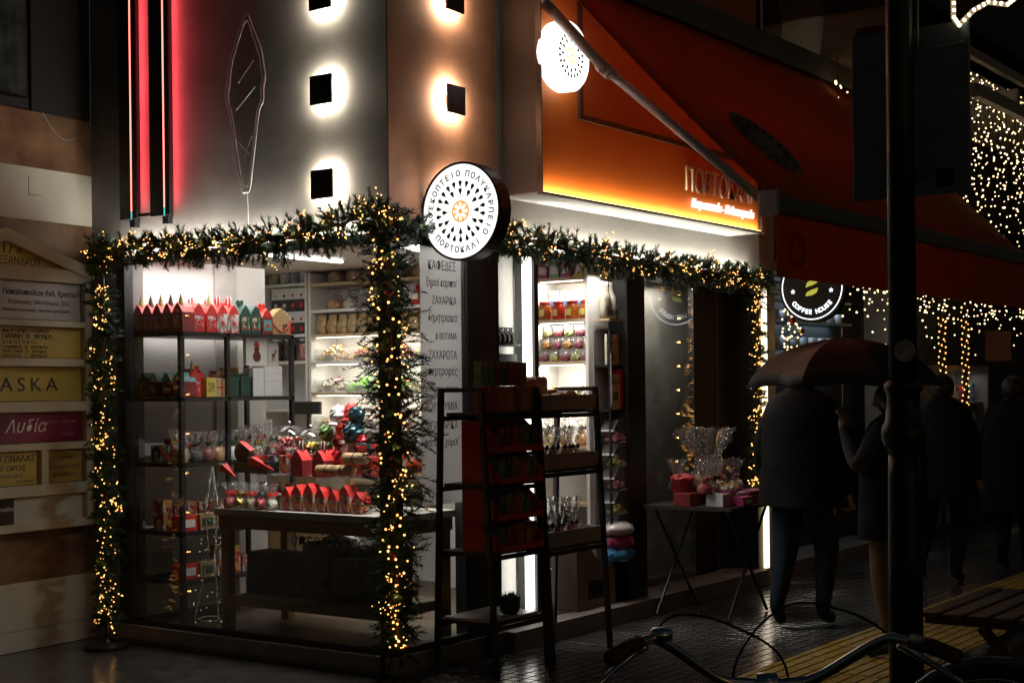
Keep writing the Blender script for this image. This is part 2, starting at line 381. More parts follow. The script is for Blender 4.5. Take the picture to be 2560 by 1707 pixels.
pl = plate(-1.38, -.15, .80, .96, mat('blank_white_plate', (.50, .49, .45), .5, 0, .08))
pl = plate(-1.2, -.70, .795, .965, BLACK)
pl.location.y = -.003
text('Τσιούλη', .035, (-.705, -.0495, .885), FACE_S, WPAPER, pl, align='RIGHT')

# ------------------------------------------------------------------ the shop building
shop = thing('shop_building', 'corner confectionery shop with grey and copper plaster upper walls', 'building')
HT = 6.2
obj('grey_wall', B(0, .25, 0.004, 2.56, 2.50, HT), PLASTER, shop)
obj('copper_wall', B(0.004, 1.034, -.0, .25, 2.50, HT), COPPER, shop)
obj('lintel_wall', B(1.034, 4.66, .0, .25, 2.50, HT), WHITEP, shop)
obj('end_jamb', B(4.545, 4.559, -.02, .3, .121, 2.40), BLACKM, shop)
obj('end_pier', B(4.56, 4.66, -.02, .3, 0, 2.50), mat('beige_pier', (.33, .25, .16), .8), shop)
obj('grey_pier', B(0, .2, 2.30, 2.56, .0, 2.497), PLASTER, shop)
obj('corner_post', B(-.02, .075, -.02, .075, .10, 2.498), BLACK, shop, bevel=.006)
obj('window_post', B(-.02, .05, 2.22, 2.298, .12, 2.498), BLACK, shop)
obj('window_post', B(.70, .995, -.01, .10, .12, 2.498), DGREY, shop)
obj('window_post', B(.995, 1.012, -.015, .10, .12, 2.498), BLACK, shop)
obj('sill', B(-.05, .02, .076, 2.3, .03, .115).box(-.05, 1.0, -.05, .02, .03, .115), CONC, shop)
obj('plinth', B(-.02, .1, .02, 2.3, -.02, .03).box(-.02, 1.02, -.02, .1, -.02, .03), CONC, shop)
obj('threshold', B(1.0, 2.8, -.12, .2, -.01, .118), mat('stone_step', (.22, .20, .19), .6, 0, .2, 8, .2, 60), shop)
obj('threshold', B(2.802, 4.56, -.10, .2, -.01, .12), mat('stone_step'), shop)
for z0, z1 in ((2.43, 2.497), (.116, .15)): obj('window_frame', B(-.01, .04, .08, 2.22, z0, z1), BLACK, shop)
for z0, z1 in ((2.43, 2.497), (.116, .15)): obj('window_frame', B(.08, .70, -.008, .04, z0, z1), BLACK, shop)
obj('window_pane', B(.004, .012, .08, 2.218, .151, 2.43), GLASS, shop)
obj('window_pane', B(.08, .70, .004, .012, .151, 2.43), GLASS, shop)
obj('window_pane', B(1.013, 1.31, .004, .012, .119, 2.43), GLASS, shop)
obj('door_post', B(1.40, 1.445, -.012, .14, .119, 2.45), DGREY, shop)
dp = obj('door_post', B(2.53, 2.775, -.02, .14, .119, 2.46), BLACK, shop, bevel=.008)
obj('door_head', B(1.0, 2.775, -.012, .05, 2.435, 2.499), BLACK, shop)
obj('door_head', B(2.777, 4.56, -.012, .3, 2.40, 2.498), BLACK, shop)
obj('door_pane', B(2.99, 3.92, .216, .224, .125, 2.40), GLASS2, shop)
obj('door_panel', B(3.94, 4.30, .225, .27, .122, 2.40), BLACKM, shop)
obj('door_panel', B(4.34, 4.555, .225, .27, .122, 2.40), BLACKM, shop)
obj('door_edge', B(4.302, 4.338, .218, .27, .122, 2.40), mat('brown_wood', (.09, .04, .015), .5), shop)
STONEW = mat('blotchy_stone_wall', (.36, .33, .29), .8, 0, .25, 3.2, .2, 20, c2=(.46, .44, .41))
obj('passage_wall', B(2.8, 4.56, .50, .55, .1, 2.5), STONEW, shop)
area('passage_lamp', (3.4, .38, 2.39), DOWN, 1.0, .08, 13, (1, .95, .85), shop)
# white light line round the door jamb and at the far end of the front
obj('led_strip', B(1.325, 1.385, -.002, .03, .2, 2.44), LEDW, shop)
area('jamb_light', (1.355, .04, 1.3), TO_PY, .06, 2.2, 1.3, parent=shop)
obj('led_strip', B(4.64, 4.685, -.050, -.021, .12, 2.49), emit('warm_led', (1, .85, .62), 2.4), shop)
# interior shell
obj('interior_floor', B(.1, 2.62, .05, 3.4, .06, .12), mat('brown_floor', (.07, .05, .035), .4, 0, .15), shop)
obj('interior_ceiling', B(.05, 2.9, .06, 3.4, 2.56, 2.62), WHITE, shop)
obj('interior_wall', B(.0, 2.9, 3.4, 3.45, .1, 2.6).box(0, .05, 2.57, 3.4, .1, 2.6), WALLIN, shop)
obj('interior_wall', B(2.62, 2.67, .14, 3.4, .1, 2.6), WALLIN, shop)
obj('partition_wall', B(.05, 1.38, 2.36, 2.46, .121, 2.56), WALLIN, shop)
obj('wall_panel', B(.88, 1.08, 2.34, 2.359, .121, 2.56), mat('greige_panel', (.45, .43, .42), .8), shop)
ceil = thing('ceiling_light', 'slim white light panels on the shop ceiling', 'ceiling light', (0, 0, 2.5))
for y in (.9, 1.9, 2.8):
    obj('diffuser', B(.9, 1.7, y - .02, y + .02, .03, .05), emit('ceiling_diffuser', (1, .96, .9), 3.0), ceil)
area('ceiling_lamp', (1.25, 1.85, -.005), DOWN, .9, 2.2, 12, (1, .95, .88), ceil)
area('table_lamp', (.45, .85, -.0), DOWN, .3, .8, 9, (1, .95, .88), ceil, 80)  # added fill that brightens the table goods, no fitting of its own
wl = obj('window_light', B(.10, .14, .15, 2.2, 2.478, 2.496), LEDW, shop)
area('window_lamp', (.50, 1.95, 2.47), DOWN, .7, .6, 11, (1, .97, .92), shop)  # added fill above the rack, placed so its top shelf shades those below
# niche behind the narrow window
obj('niche_back', B(1.0, 1.44, .16, .19, .12, 2.5), WHITE, shop)
for z in (1.87, 1.755):
    obj('niche_shelf', B(1.02, 1.33, .05, .155, z, z + .014), BLACK, shop)

# -------- upper lights
sc0 = None
def sconce(loc, rz, label):
    """front towards local -x, wall at local x=0"""
    t = thing('wall_light', label, 'wall light', loc, rz, 'square back-lit wall lights')
    obj('face_plate', B(-.066, -.050, -.083, .083, -.083, .083), BLACK, t, bevel=.003)
    obj('stem', B(-.05, -.001, -.03, .03, -.03, .03), BLACK, t)
    obj('diffuser', B(-.049, -.045, -.07, .07, -.07, .07), emit('sconce_diffuser', (1, .88, .68), 6.0), t)
    area('sconce_lamp', (-.043, 0, 0), TO_PX, .14, .14, 12, (1, .88, .68), t)
for k, z in enumerate((3.87, 3.327, 2.786)):
    sconce((0, .448, z), 0, ('topmost', 'middle', 'lowest')[k] + ' square light on the grey wall beside the ice-cream outline')
for k, z in enumerate((3.90, 3.30, 2.72)):
    sconce((.552, 0, z), R(90), ('topmost square light on the copper wall', 'square light on the copper wall above the round sign', 'square light on the copper wall hidden behind the round sign')[k])
# lintel wash lights
obj('wash_strip', B(-.045, -.012, .1, 2.2, 2.485, 2.495), LEDW, shop)
area('wash_lamp', (-.04, 1.15, 2.50), (R(180), 0, 0), .05, 2.1, 20, (1, .93, .80), shop)
obj('wash_strip', B(1.2, 4.5, -.045, -.012, 2.485, 2.495), LEDW, shop)
area('wash_lamp', (2.85, -.028, 2.50), UP, 3.2, .04, 17, (1, .93, .78), shop)
# red LED bars
for y0, w_ in ((2.075, .115), (1.765, .135)):
    t = thing('led_bar', 'black vertical bar with a red light line, ' + ('by the striped building' if y0 > 2 else 'by the ice-cream outline'), 'led bar', (0, y0, 2.71))
    obj('channel', B(-.075, -.004, 0, w_, 0, 3.4), BLACK, t)
    obj('fin', B(-.075, -.064, -.045, -.001, 0, 3.4), BLACK, t)
    obj('light_line', B(-.0768, -.0752, -.004, .007, .05, 3.38), emit('red_led', (1, .22, .16), 3.0), t)
    obj('light_end', B(-.0768, -.0752, -.004, .007, -.0, .05), emit('teal_led', (.1, .8, .7), .8), t)
    obj('bracket', B(-.05, -.01, 0, .05, -.05, -.001), BLACK, t)
    area('red_lamp', (-.050, -.004, 1.62), (0, R(-70), 0), 3.1, .03, 11, (1, .08, .10), t)
    t.children[-1].rotation_euler = Euler((R(0), R(0), 0))
    t.children[-1].matrix_local = Matrix.Translation((-.055, -.002, 1.62)) @ Matrix((Vector((0, 0, 1)), Vector((.5, .866, 0)), Vector((-.866, .5, 0)))).transposed().to_4x4()
obj('bar_link', B(-.06, -.02, 1.90, 2.07, 2.72, 2.74), BLACK, shop)
# ice-cream outline in clear acrylic
neon = thing('ice_cream_sign', 'unlit clear outline of a twisted ice-cream cone on the grey wall', 'sign', (0, 1.09, 2.80))
out = [(0, 0), (.035, .02), (.075, .24), (.115, .46), (.155, .53), (.155, .60), (.172, .67), (.158, .75), (.145, .82), (.11, .90), (.075, .97), (.03, 1.06), (-.01, 1.03), (-.055, .95), (-.10, .86), (-.135, .77), (-.15, .68), (-.165, .61), (-.158, .54), (-.13, .46), (-.085, .24), (-.035, .02)]
ACR = mat('clear_acrylic_edge', (.85, .83, .80), .2, 0, .05)
for sc_, nm in ((1.0, 'outer_tube'), (.86, 'inner_tube')):
    pts = [(-.03, -u * sc_, .5 + (v - .5) * (sc_ * .5 + .5)) for u, v in out]; pts = spline(pts, 5, True)
    obj(nm, MB().tube(pts, .0042, 6, False), ACR, neon, smooth=True)
obj('backing', MB().prism([(p.x * .93, p.y) for p in spline([(u, v, 0) for u, v in out], 4, True)[:-1]], .012, .016, FACE_W), clear('smoked_acrylic', (.86, .86, .86), .5, .15), neon)
for a, b_ in (((-.06, .30), (.03, .22)), ((.05, .33), (-.02, .20)), ((-.08, .5), (.08, .62)), ((-.06, .66), (.07, .78))):
    obj('waffle_line', MB().tube([(-.026, -a[0], a[1]), (-.026, -b_[0], b_[1])], .003, 5), ACR, neon)
obj('hanging_wire', MB().tube([(-.02, 0, 0), (-.02, -.01, -.28)], .002, 5), ACR, neon)

# -------- fascia box
fas = thing('fascia_sign', 'orange lit fascia box with raised shop name above the door', 'fascia')
obj('box', B(1.034, 4.04, -.295, -.002, 2.79, HT), DGREY, fas)
obj('front_panel', B(1.042, 4.03, -.301, -.295, 2.80, HT), ORANGE, fas)
obj('frame_edge', B(1.034, 4.04, -.335, -.2955, 2.775, 2.789).box(1.034, 1.042, -.335, -.2955, 2.79, HT).box(4.03, 4.04, -.335, -.2955, 2.79, HT), BLACK, fas)
obj('underside', B(1.036, 4.038, -.294, -.004, 2.782, 2.789), mat('light_soffit', (.55, .54, .52), .7), fas)
obj('end_cap', B(4.041, 4.09, -.33, -.002, 2.78, HT), mat('pale_end', (.6, .58, .54), .6), fas)
obj('inset_frame', B(1.49, 1.53, -.318, -.302, 3.29, HT).box(1.53, 4.0, -.318, -.302, 3.29, 3.325), mat('brown_frame', (.07, .035, .02), .5), fas)
obj('inset_panel', B(1.53, 4.0, -.306, -.302, 3.325, HT), ORANGE2, fas)
obj('edge_led', B(1.06, 4.02, -.329, -.322, 2.7895, 2.796), emit('amber_led', (1, .62, .2), 4.0), fas)
area('edge_lamp', (2.54, -.327, 2.80), (R(180 - 5), 0, 0), 2.94, .012, 9, (1, .70, .36), fas)
SILVR = mat('pale_letter', (.85, .80, .76), .3, 0, .05)
text('ΠΟΡΤΟΚΑΛΙ', .235, (2.86, -.309, 2.99), FACE_S, SILVR, fas, 'raised_letters', ext=.007, sx=.78)
text('Καφεκοπτείο - Πολυκαρπείο', .085, (2.92, -.325, 2.875), FACE_S, emit('subtitle_led', (1, .80, .72), 1.3), fas, 'script_line', ext=.008, shear=.3, sx=.86, bold=.002)
# round logo shared by signs
def drop_mesh(Rr, th):
    pts = []
    for k in range(9):
        a = math.pi * k / 8; pts.append((.044 * Rr * math.cos(a), .105 * Rr + .044 * Rr * math.sin(a)))
    pts.append((0, 0))
    return MB().prism(pts, 0, th).mesh('drop_mark')
def logo(centre, face, Rr, parent, ink, disc_m, petal_m, th=.0012, n_out=22):
    me = drop_mesh(Rr, th); me.materials.append(ink)
    for n, r0, s in ((n_out, .49, 1.0), (12, .33, 1.0)):
        for k in range(n):
            a = 2 * math.pi * k / n
            o = obj('drop_mark', me, None, parent)
            o.matrix_local = Matrix.Translation(centre) @ face @ Matrix.Rotation(-a, 4, 'Z') @ Matrix.Translation((0, r0 * Rr, 0))
    if disc_m:
        M0 = Matrix.Translation(centre) @ face
        obj('slice_disc', MB().prism([(.225 * Rr * math.cos(2 * math.pi * k / 28), .225 * Rr * math.sin(2 * math.pi * k / 28)) for k in range(28)], 0, th, M0), disc_m, parent)
        pb = MB()
        for k in range(8):
            M1 = M0 @ Matrix.Rotation(2 * math.pi * k / 8, 4, 'Z')
            q = [(-.038, .085), (.038, .085), (.042, .185), (-.042, .185)]
            pb.prism([(x * Rr, y * Rr) for x, y in [(-.014, .05), (.014, .05), (.03, .10), (.042, .185), (-.042, .185), (-.03, .10)]], th, th * 1.6, M1)
        obj('slice_petals', pb, petal_m, parent)
LWHITE = emit('lightbox_white', (1, .985, .95), 1.25)
LOR = emit('lightbox_orange', (1, .40, .06), .95)
LYEL = emit('lightbox_yellow', (1, .75, .12), 1.0)
NINK = mat('sign_ink', (.012, .012, .016), .6, 0, 0)
drum = thing('lightbox_drum', 'glowing white round light box with seed pattern on the orange fascia', 'light box', (1.235, -.302, 3.63))
obj('drum', MB().lathe([(.20, -.0), (.215, .02), (.218, .10), (.205, .118), (0, .119)], n=40, M=FACE_S), emit('drum_white', (1, .97, .93), 1.9), drum)
logo((0, -.1195, 0), FACE_S, .215, drum, NINK, LYEL, emit('drum_white'))
# blade sign
bl = thing('blade_sign', 'round white illuminated blade sign with ring of black seeds and Greek letters', 'sign', (.30, -.275, 2.605))
FW = FACE_W
ring = MB(); RO = .279
for k in range(48):
    a0, a1 = 2 * math.pi * k / 48, 2 * math.pi * (k + 1) / 48
    for (ra, xa), (rb, xb) in (((RO, -.006), (RO, .10)), ((RO - .013, -.006), (RO, -.006)), ((RO - .013, -.006), (RO - .013, .004))):
        ring.quad((xa, ra * math.cos(a0), ra * math.sin(a0)), (xa, ra * math.cos(a1), ra * math.sin(a1)), (xb, rb * math.cos(a1), rb * math.sin(a1)), (xb, rb * math.cos(a0), rb * math.sin(a0)))
obj('rim', ring, BLACK, bl, smooth=False)
obj('face', MB().prism([((RO - .012) * math.cos(2 * math.pi * k / 48), (RO - .012) * math.sin(2 * math.pi * k / 48)) for k in range(48)], -.09, 0, FW), LWHITE, bl)
obj('back', MB().prism([((RO - .012) * math.cos(2 * math.pi * k / 48), (RO - .012) * math.sin(2 * math.pi * k / 48)) for k in range(48)], -.099, -.091, FW), LWHITE, bl)
obj('bracket', B(.02, .07, .272, .283, -.04, .04), BLACK, bl)
logo((-.0008, 0, 0), FW, .272, bl, NINK, LOR, LWHITE)
RT = .272 * .79
ring_text('ΚΑΦΕΚΟΠΤΕΙΟ', .045, (-.0015, 0, 0), FW, RT, -113, -4, NINK, bl, bold=.0011)
ring_text('ΠΟΛΥΚΑΡΠΕΙΟ', .045, (-.0015, 0, 0), FW, RT, 14, 126, NINK, bl, bold=.0011)
ring_text('ΠΟΡΤΟΚΑΛΙ', .045, (-.0015, 0, 0), FW, RT, 229, 146, NINK, bl, True, bold=.0011)
for a in (5, 136, 239): ring_text('··', .04, (-.0015, 0, 0), FW, RT, a, a, NINK, bl)
area('blade_lamp', (-.02, 0, 0), TO_NX, .4, .4, 1.0, (1, .97, .92), bl)

# -------- window lettering on a white film
film = thing('window_banner', 'white lettered banner hanging inside the window beside the dark column', 'banner', (0, 0, 0))
FILM = mat('white_film', (.74, .74, .74), .7, 0, .02)
_n = FILM.node_tree.nodes; _l = FILM.node_tree.links; _p = _n['Principled BSDF']; _t = _n.new('ShaderNodeBsdfTranslucent'); _t.inputs[0].default_value = (.85, .85, .85, 1); _m = _n.new('ShaderNodeMixShader'); _m.inputs[0].default_value = .55
_l.new(_p.outputs[0], _m.inputs[1]); _l.new(_t.outputs[0], _m.inputs[2]); _l.new(_m.outputs[0], _n['Material Output'].inputs[0])
obj('sheet', B(.315, .698, .035, .039, .93, 2.43), FILM, film)
area('banner_lamp', (.5, .10, 2.42), (R(-14), 0, 0), .40, .04, 26, (1, .97, .93), parent=film)  # added backlight to brighten the sheet, no fitting modelled
for s_, z, h, it in (('ΚΑΦΕΔΕΣ', 2.30, .078, 0), ('ξηροί καρποί', 2.205, .066, 1), ('ΖΑΧΑΡΙΚΑ', 2.10, .066, 0), ('δημητριακά', 2.0, .07, 1), ('& ΒΟΤΑΝΑ', 1.895, .056, 0), ('ΖΑΧΑΡΩΤΑ', 1.78, .07, 0), ('υπερτροφές', 1.685, .074, 1), ('ΑΠΟΞΗΡΑΜΕΝΑ ΦΡΟΥΤΑ', 1.592, .038, 0), ('ΛΟΥΚΟΥΜΙΑ', 1.48, .07, 0), ('ΜΠΑΧΑΡΙΚΑ', 1.37, .07, 0), ('φυσικοί χυμοί', 1.272, .07, 1)):
    text(s_, h, (.628, .0145, z), FACE_S, GINK, film, align='RIGHT', shear=.25 if it else 0, sx=.72)
for s_, z, h in (('υπερτροφές', .70, .10), ('ΑΠΟΞΗΡΑΜΕΝΑ', .60, .06), ('όσπρια', .46, .10), ('χυμοί', .365, .08)):
    text(s_, h, (.0035, .50, z), FACE_W, mat('faint_lettering', (.10, .09, .09), .7), film, 'window_lettering', 'CENTER', shear=.2)  # faint dark words low on the side window

# -------- awning
awn = thing('shop_awning', 'orange fabric awning with front bar, hanging valance and drop arm', 'awning')
FAB = mat('orange_awning_fabric', (.52, .115, .02), .85, 0, .12, 4)
_n = FAB.node_tree.nodes; _l = FAB.node_tree.links; _p = _n['Principled BSDF']; _t = _n.new('ShaderNodeBsdfTranslucent'); _t.inputs[0].default_value = (.72, .11, .014, 1); _m = _n.new('ShaderNodeMixShader'); _m.inputs[0].default_value = .24
_l.new(_p.outputs[0], _m.inputs[1]); _l.new(_t.outputs[0], _m.inputs[2]); _l.new(_m.outputs[0], _n['Material Output'].inputs[0])
AX0, AX1 = 1.12, 5.82
fabm = MB()
NS = 14
for k in range(NS):
    for j in range(8):
        xa, xb = AX0 + (AX1 - AX0) * k / NS, AX0 + (AX1 - AX0) * (k + 1) / NS
        ya, yb = -.31 - 1.48 * j / 8, -.31 - 1.48 * (j + 1) / 8
        zf = lambda y, x: 2.666 + (y + 1.776) * 1.036 - .03 * math.sin((y + .31) / -1.48 * math.pi)
        fabm.quad((xa, ya, zf(ya, xa)), (xb, ya, zf(ya, xb)), (xb, yb, zf(yb, xb)), (xa, yb, zf(yb, xa)))
fo = obj('canopy', fabm, FAB, awn, smooth=True); so = fo.modifiers.new('thick', 'SOLIDIFY'); so.thickness = .004
obj('front_bar', B(AX0 - .03, AX1 + .03, -1.85, -1.78, 2.55, 2.65), mat('grey_bar', (.16, .17, .17), .45, .3, .1), awn, bevel=.012)
val = MB()
for k in range(40):
    xa, xb = AX0 + (AX1 - AX0) * k / 40, AX0 + (AX1 - AX0) * (k + 1) / 40
    ya, yb = -1.825 + .006 * math.sin(k * .9), -1.825 + .006 * math.sin((k + 1) * .9)
    val.quad((xa, ya, 2.20), (xb, yb, 2.20), (xb, yb, 2.55), (xa, ya, 2.55))
vo = obj('valance', val, FAB, awn); so = vo.modifiers.new('thick', 'SOLIDIFY'); so.thickness = .003
ARMW = mat('white_arm', (.50, .48, .50), .4, .1, .06)
for x in (AX0 + .0, AX1 - .05):
    a = obj('arm', MB().tube([(x, -.25, 4.01), (x, -.73, 3.49)], .034, 14).tube([(x, -.73, 3.49), (x, -1.79, 2.585)], .027, 14), ARMW, awn, smooth=True)
    obj('joint', MB().tube([(x, -.70, 3.52), (x, -.78, 3.445)], .042, 14).tube([(x - .05, -.74, 3.47), (x + .05, -.74, 3.47)], .02, 10), ARMW, a)
    obj('end_bracket', B(x - .055, x - .028, -1.86, -1.74, 2.53, 2.67), ARMW, a, bevel=.01); obj('wall_bracket', B(x - .06, x + .06, -.33, -.25, 3.94, 4.08), ARMW, a, bevel=.01)
obj('wall_case', B(AX0 - .05, AX1 + .05, -.42, -.302, 4.12, 4.3), mat('grey_bar'), awn)
GLOGO = mat('faded_print', (.20, .17, .13), .8, 0, .4, 8)
# printed logo on fabric underside and valance
nrm = Vector((0, -1.0358, 1)).normalized(); ex = Vector((1, 0, 0))
ey = nrm.cross(ex)
Mf = Matrix((ex, ey, nrm)).transposed().to_4x4()
cz = 2.666 + (-1.345 + 1.776) * 1.036
logo((2.0, -1.345 - .004, cz - .018), Mf, .40, awn, mat('charcoal_print', (.03, .028, .025), .8), None, None, .004)
obj('print_disc', MB().prism([(.29 * math.cos(2 * math.pi * k / 32), .29 * math.sin(2 * math.pi * k / 32)) for k in range(32)], 0, .002, Matrix.Translation((2.0, -1.349, cz - .018)) @ Mf), GLOGO, awn)
logo((1.36, -1.838, 2.36), FACE_S, .17, awn, mat('charcoal_print'), None, None, .002)

ORD = ('first', 'second', 'third', 'fourth', 'fifth', 'sixth', 'seventh', 'eighth', 'ninth', 'tenth', 'eleventh')
# ------------------------------------------------------------------ shelving inside the shop
XF = 2.30
def shelf_unit(name, label, y0, y1, zs, m_side, m_board, lit, pw=1.):
    t = thing(name, label, 'shelving', (0, 0, .12))
    o = -.12
    for y in (y0, y1): obj('side_panel', B(XF, 2.6, y - .012, y + .012, 0, 2.54 + o), m_side, t)
    obj('back_panel', B(2.595, 2.615, y0 + .013, y1 - .013, 0, 2.54 + o), WHITE, t)
    for k, z in enumerate(zs):
        obj('shelf_board', B(XF, 2.594, y0 + .013, y1 - .013, z - .022 + o, z + o), m_board[k % len(m_board)], t)
        if k in lit:
            obj('shelf_led', B(XF + .02, XF + .035, y0 + .05, y1 - .05, z - .030 + o, z - .0225 + o), LEDW, t)
            area('shelf_lamp', (XF + .06, (y0 + y1) / 2, z - .028 + o), (0, R(-20), 0), .03, (y1 - y0) * .85, 3.2 * pw * (y1 - y0), (1, .93, .78), t)
    return t
shelf_unit('shelving', 'white shelving of jars and boxed sweets in the shop corner', 2.83, 3.36, (2.47, 2.06, 1.845, 1.46, 1.1, .7), WHITE, [WHITE], ())
shelf_unit('shelving', 'wooden shelving with lit candy bins along the back wall', 1.45, 2.79, (2.455, 2.245, 2.05, 1.835, 1.59, 1.3, .9), WHITE, [WOOD, WHITE], (2, 3, 4))
shelf_unit('shelving', 'brightly lit shelving seen through the open doorway', .17, .62, (2.378, 2.085, 1.79, 1.49, 1.2, .8), WHITE, [WOOD], (0, 1, 2, 3), 1.35)

# ------------------------------------------------------------------ goods
rg = random.Random(11)
def carton(name, label, cat, w_, d_, h_, m_, pm=None, loc=(0, 0, 0), rz=0, group=None, lidm=None):
    """front towards local -y"""
    t = thing(name, label, cat, loc, rz, group)
    obj('body', B(-w_ / 2, w_ / 2, 0, d_, 0, h_), m_, t, bevel=.002)
    if pm: obj('front_label', B(-w_ * .33, w_ * .33, -.0015, -.0003, h_ * .25, h_ * .75), pm, t)
    if lidm: obj('lid', B(-w_ / 2 - .003, w_ / 2 + .003, -.003, d_ + .003, h_ * .82, h_ + .004), lidm, t)
    return t
def gable(label, w_, d_, h_, m_, rm, pm, top, loc, rz=0, group=None, tm=None):
    t = thing('gift_box', label, 'gift box', (loc[0] + rg.uniform(-.005, .005), loc[1] + rg.uniform(0, .006), loc[2]), rz + rg.uniform(-.09, .09), group)
    obj('body', B(-w_ / 2, w_ / 2, 0, d_, 0, h_), m_, t, bevel=.002)
    rf = obj('roof', MB().prism([(-w_ / 2, h_ + .001), (w_ / 2, h_ + .001), (w_ * .28, h_ + .035), (.0, h_ + .062), (-w_ * .28, h_ + .035)], -d_, 0, FACE_S), rm, t)
    if pm: obj('front_print', B(-w_ * .36, w_ * .36, -.0015, -.0003, h_ * .2, h_ * .85), pm, t)
    if pm: obj('print_spot', MB().lathe([(w_ * .16, .0), (w_ * .16, .002), (0, .0021)], (0, -.0018, h_ * .5), 10, FACE_S), rm, t)
    z = h_ + .05
    if top == 'cone': obj('paper_tree', MB().lathe([(.022, 0), (.0, .085)], (0, d_ * .3, z - .01), 9), tm, t)
    if top == 'heart':
        hp = [(0, 0), (.03, .035), (.034, .055), (.022, .068), (.006, .062), (0, .055), (-.006, .062), (-.022, .068), (-.034, .055), (-.03, .035)]
        obj('heart_handle', MB().prism(hp, -.06, -.052, Matrix.Translation((0, 0, z - .02)) @ FACE_S), tm, t)
    if top == 'balloon':
        b_ = obj('balloon_topper', MB().blob((0, .05, z + .035), (.03, .008, .035), rg, 0, 12, 8), tm, t, smooth=True)
        for k in (-1, 1): obj('stripe', MB().blob((k * .013, .044, z + .036), (.005, .006, .033), rg, 0, 8, 6), WPAPER, b_)
    return t
def copies(src, spots, rz=None, labels=None):
    for k, p in enumerate(spots):
        dup(src, p, rz, labels[k] if labels else None)
def bag_mesh(w_, d_, h_, rgx, crimp=True):
    mb = MB(); n, m = 12, 8
    for i in range(m + 1):
        t = i / m; f = (math.sin(math.pi * min(t * 1.15 + .12, 1)) ** .5) if crimp else 1
        dd = d_ / 2 * max(f, .06); ww = w_ / 2 * (.86 + .14 * f)
        for k in range(n):
            a = 2 * math.pi * k / n; j = 1 + rgx.uniform(-.10, .10)
            mb.v.append(Vector((ww * math.copysign(abs(math.cos(a)) ** .7, math.cos(a)) * (1 + .04 * rgx.uniform(-1, 1)), dd * math.copysign(abs(math.sin(a)) ** .8, math.sin(a)) * j, h_ * t)))
    for i in range(m):
        for k in range(n): mb.f.append((i * n + k, i * n + (k + 1) % n, (i + 1) * n + (k + 1) % n, (i + 1) * n + k))
    mb.f.append(tuple(reversed(range(n)))); mb.f.append(tuple(m * n + k for k in range(n)))
    return mb
def cello_fan(r0, h_, r1, rgx, z0, n=18):
    """gathered cellophane: flares from a tied neck into a crumpled fan"""
    mb = MB(); rows = 6
    for i in range(rows + 1):
        t = i / rows
        for k in range(n):
            a = 2 * math.pi * k / n; z = rgx.uniform(-.10, .12) * h_ * t
            rr = (r0 + (r1 - r0) * t ** .8) * (1 + (.32 * (-1) ** k + rgx.uniform(-.15, .15)) * min(1, t * 1.6))
            mb.v.append(Vector((rr * math.cos(a), rr * .75 * math.sin(a), z0 + h_ * t + z)))
    for i in range(rows):
        for k in range(n): mb.f.append((i * n + k, i * n + (k + 1) % n, (i + 1) * n + (k + 1) % n, (i + 1) * n + k))
    return mb
def cello_bag(label, cat, w_, h_, content, ribbon, loc, rz=0, group=None, fan=.09, name='cellophane_bag', seed=1):
    q = random.Random(seed); t = thing(name, label, cat, loc, rz, group)
    c = obj('contents', bag_mesh(w_ * .92, w_ * .8, h_ * .9, q), content, t, smooth=True)
    obj('wrapper', bag_mesh(w_, w_ * .9, h_, q), CELLO, t, smooth=True)
    obj('ruffle', cello_fan(w_ * .12, fan, w_ * .55, q, h_), CELLO, t)
    rb = MB().tube([(w_ * .14 * math.cos(a), w_ * .14 * math.sin(a), h_) for a in [k * .6 for k in range(11)]], .006, 6)
    for s in (-1, 1): rb.prism([(0, 0), (s * .03, .022), (s * .045, .004), (s * .03, -.012)], -.004, .004, Matrix.Translation((0, -w_ * .16, h_)) @ FACE_S)
    obj('ribbon', rb, ribbon, t)
    return t
def pile(mb, x0, x1, y0, y1, z0, n, r, rgx, hump=.05):
    for k in range(n):
        u, v = rgx.random(), rgx.random()
        x, y = x0 + (x1 - x0) * u, y0 + (y1 - y0) * v
        h = hump * math.sin(math.pi * u) * (.4 + .6 * math.sin(math.pi * v)) * rgx.uniform(.2, 1)
        rr = r * rgx.uniform(.7, 1.3); mb.blob((x, y, z0 + rr * .7 + h), (rr, rr * rgx.uniform(.7, 1.4), rr * .8), rgx, .12, 6, 4)
    return mb
def candy_bin(label, y0, y1, z, cols, seed, h_=.11, group='candy bins on the lit shelves'):
    q = random.Random(seed); yc = (y0 + y1) / 2
    t = thing('candy_bin', label, 'candy bin', (XF + .015, yc, z + .002), 0, group)
    hw = (y1 - y0) / 2 - .004
    for m_ in cols:
        obj('sweets', pile(MB(), .012, .2, -hw + .015, hw - .015, .004, 60, .0125, q, .12), m_, t, kind='stuff', smooth=True)
    a = MB().box(0, .004, -hw, hw, 0, .055).box(.004, .24, -hw, -hw + .003, 0, .10).box(.004, .24, hw - .003, hw, 0, .10)
    obj('acrylic_walls', a, CELLO2, t)
    obj('price_tag', B(-.006, -.001, -.035, .035, .008, .045), mat('grey_tag', (.42, .44, .40), .6), t)
    return t
S = lambda n, c, **k: mat('sweet_' + n, c, .35, 0, .5, 45, .7, 70, **k)
ORC, PKC, RDC, GRC, PUC, YLC, WTC = S('orange', (.85, .35, .12)), S('pink', (.8, .25, .25)), S('red', (.6, .05, .05)), S('green', (.25, .55, .12)), S('plum', (.25, .12, .16)), S('yellow', (.8, .6, .2)), S('cream', (.75, .68, .52))
w4 = (2.79 - 1.45 - .04) / 4
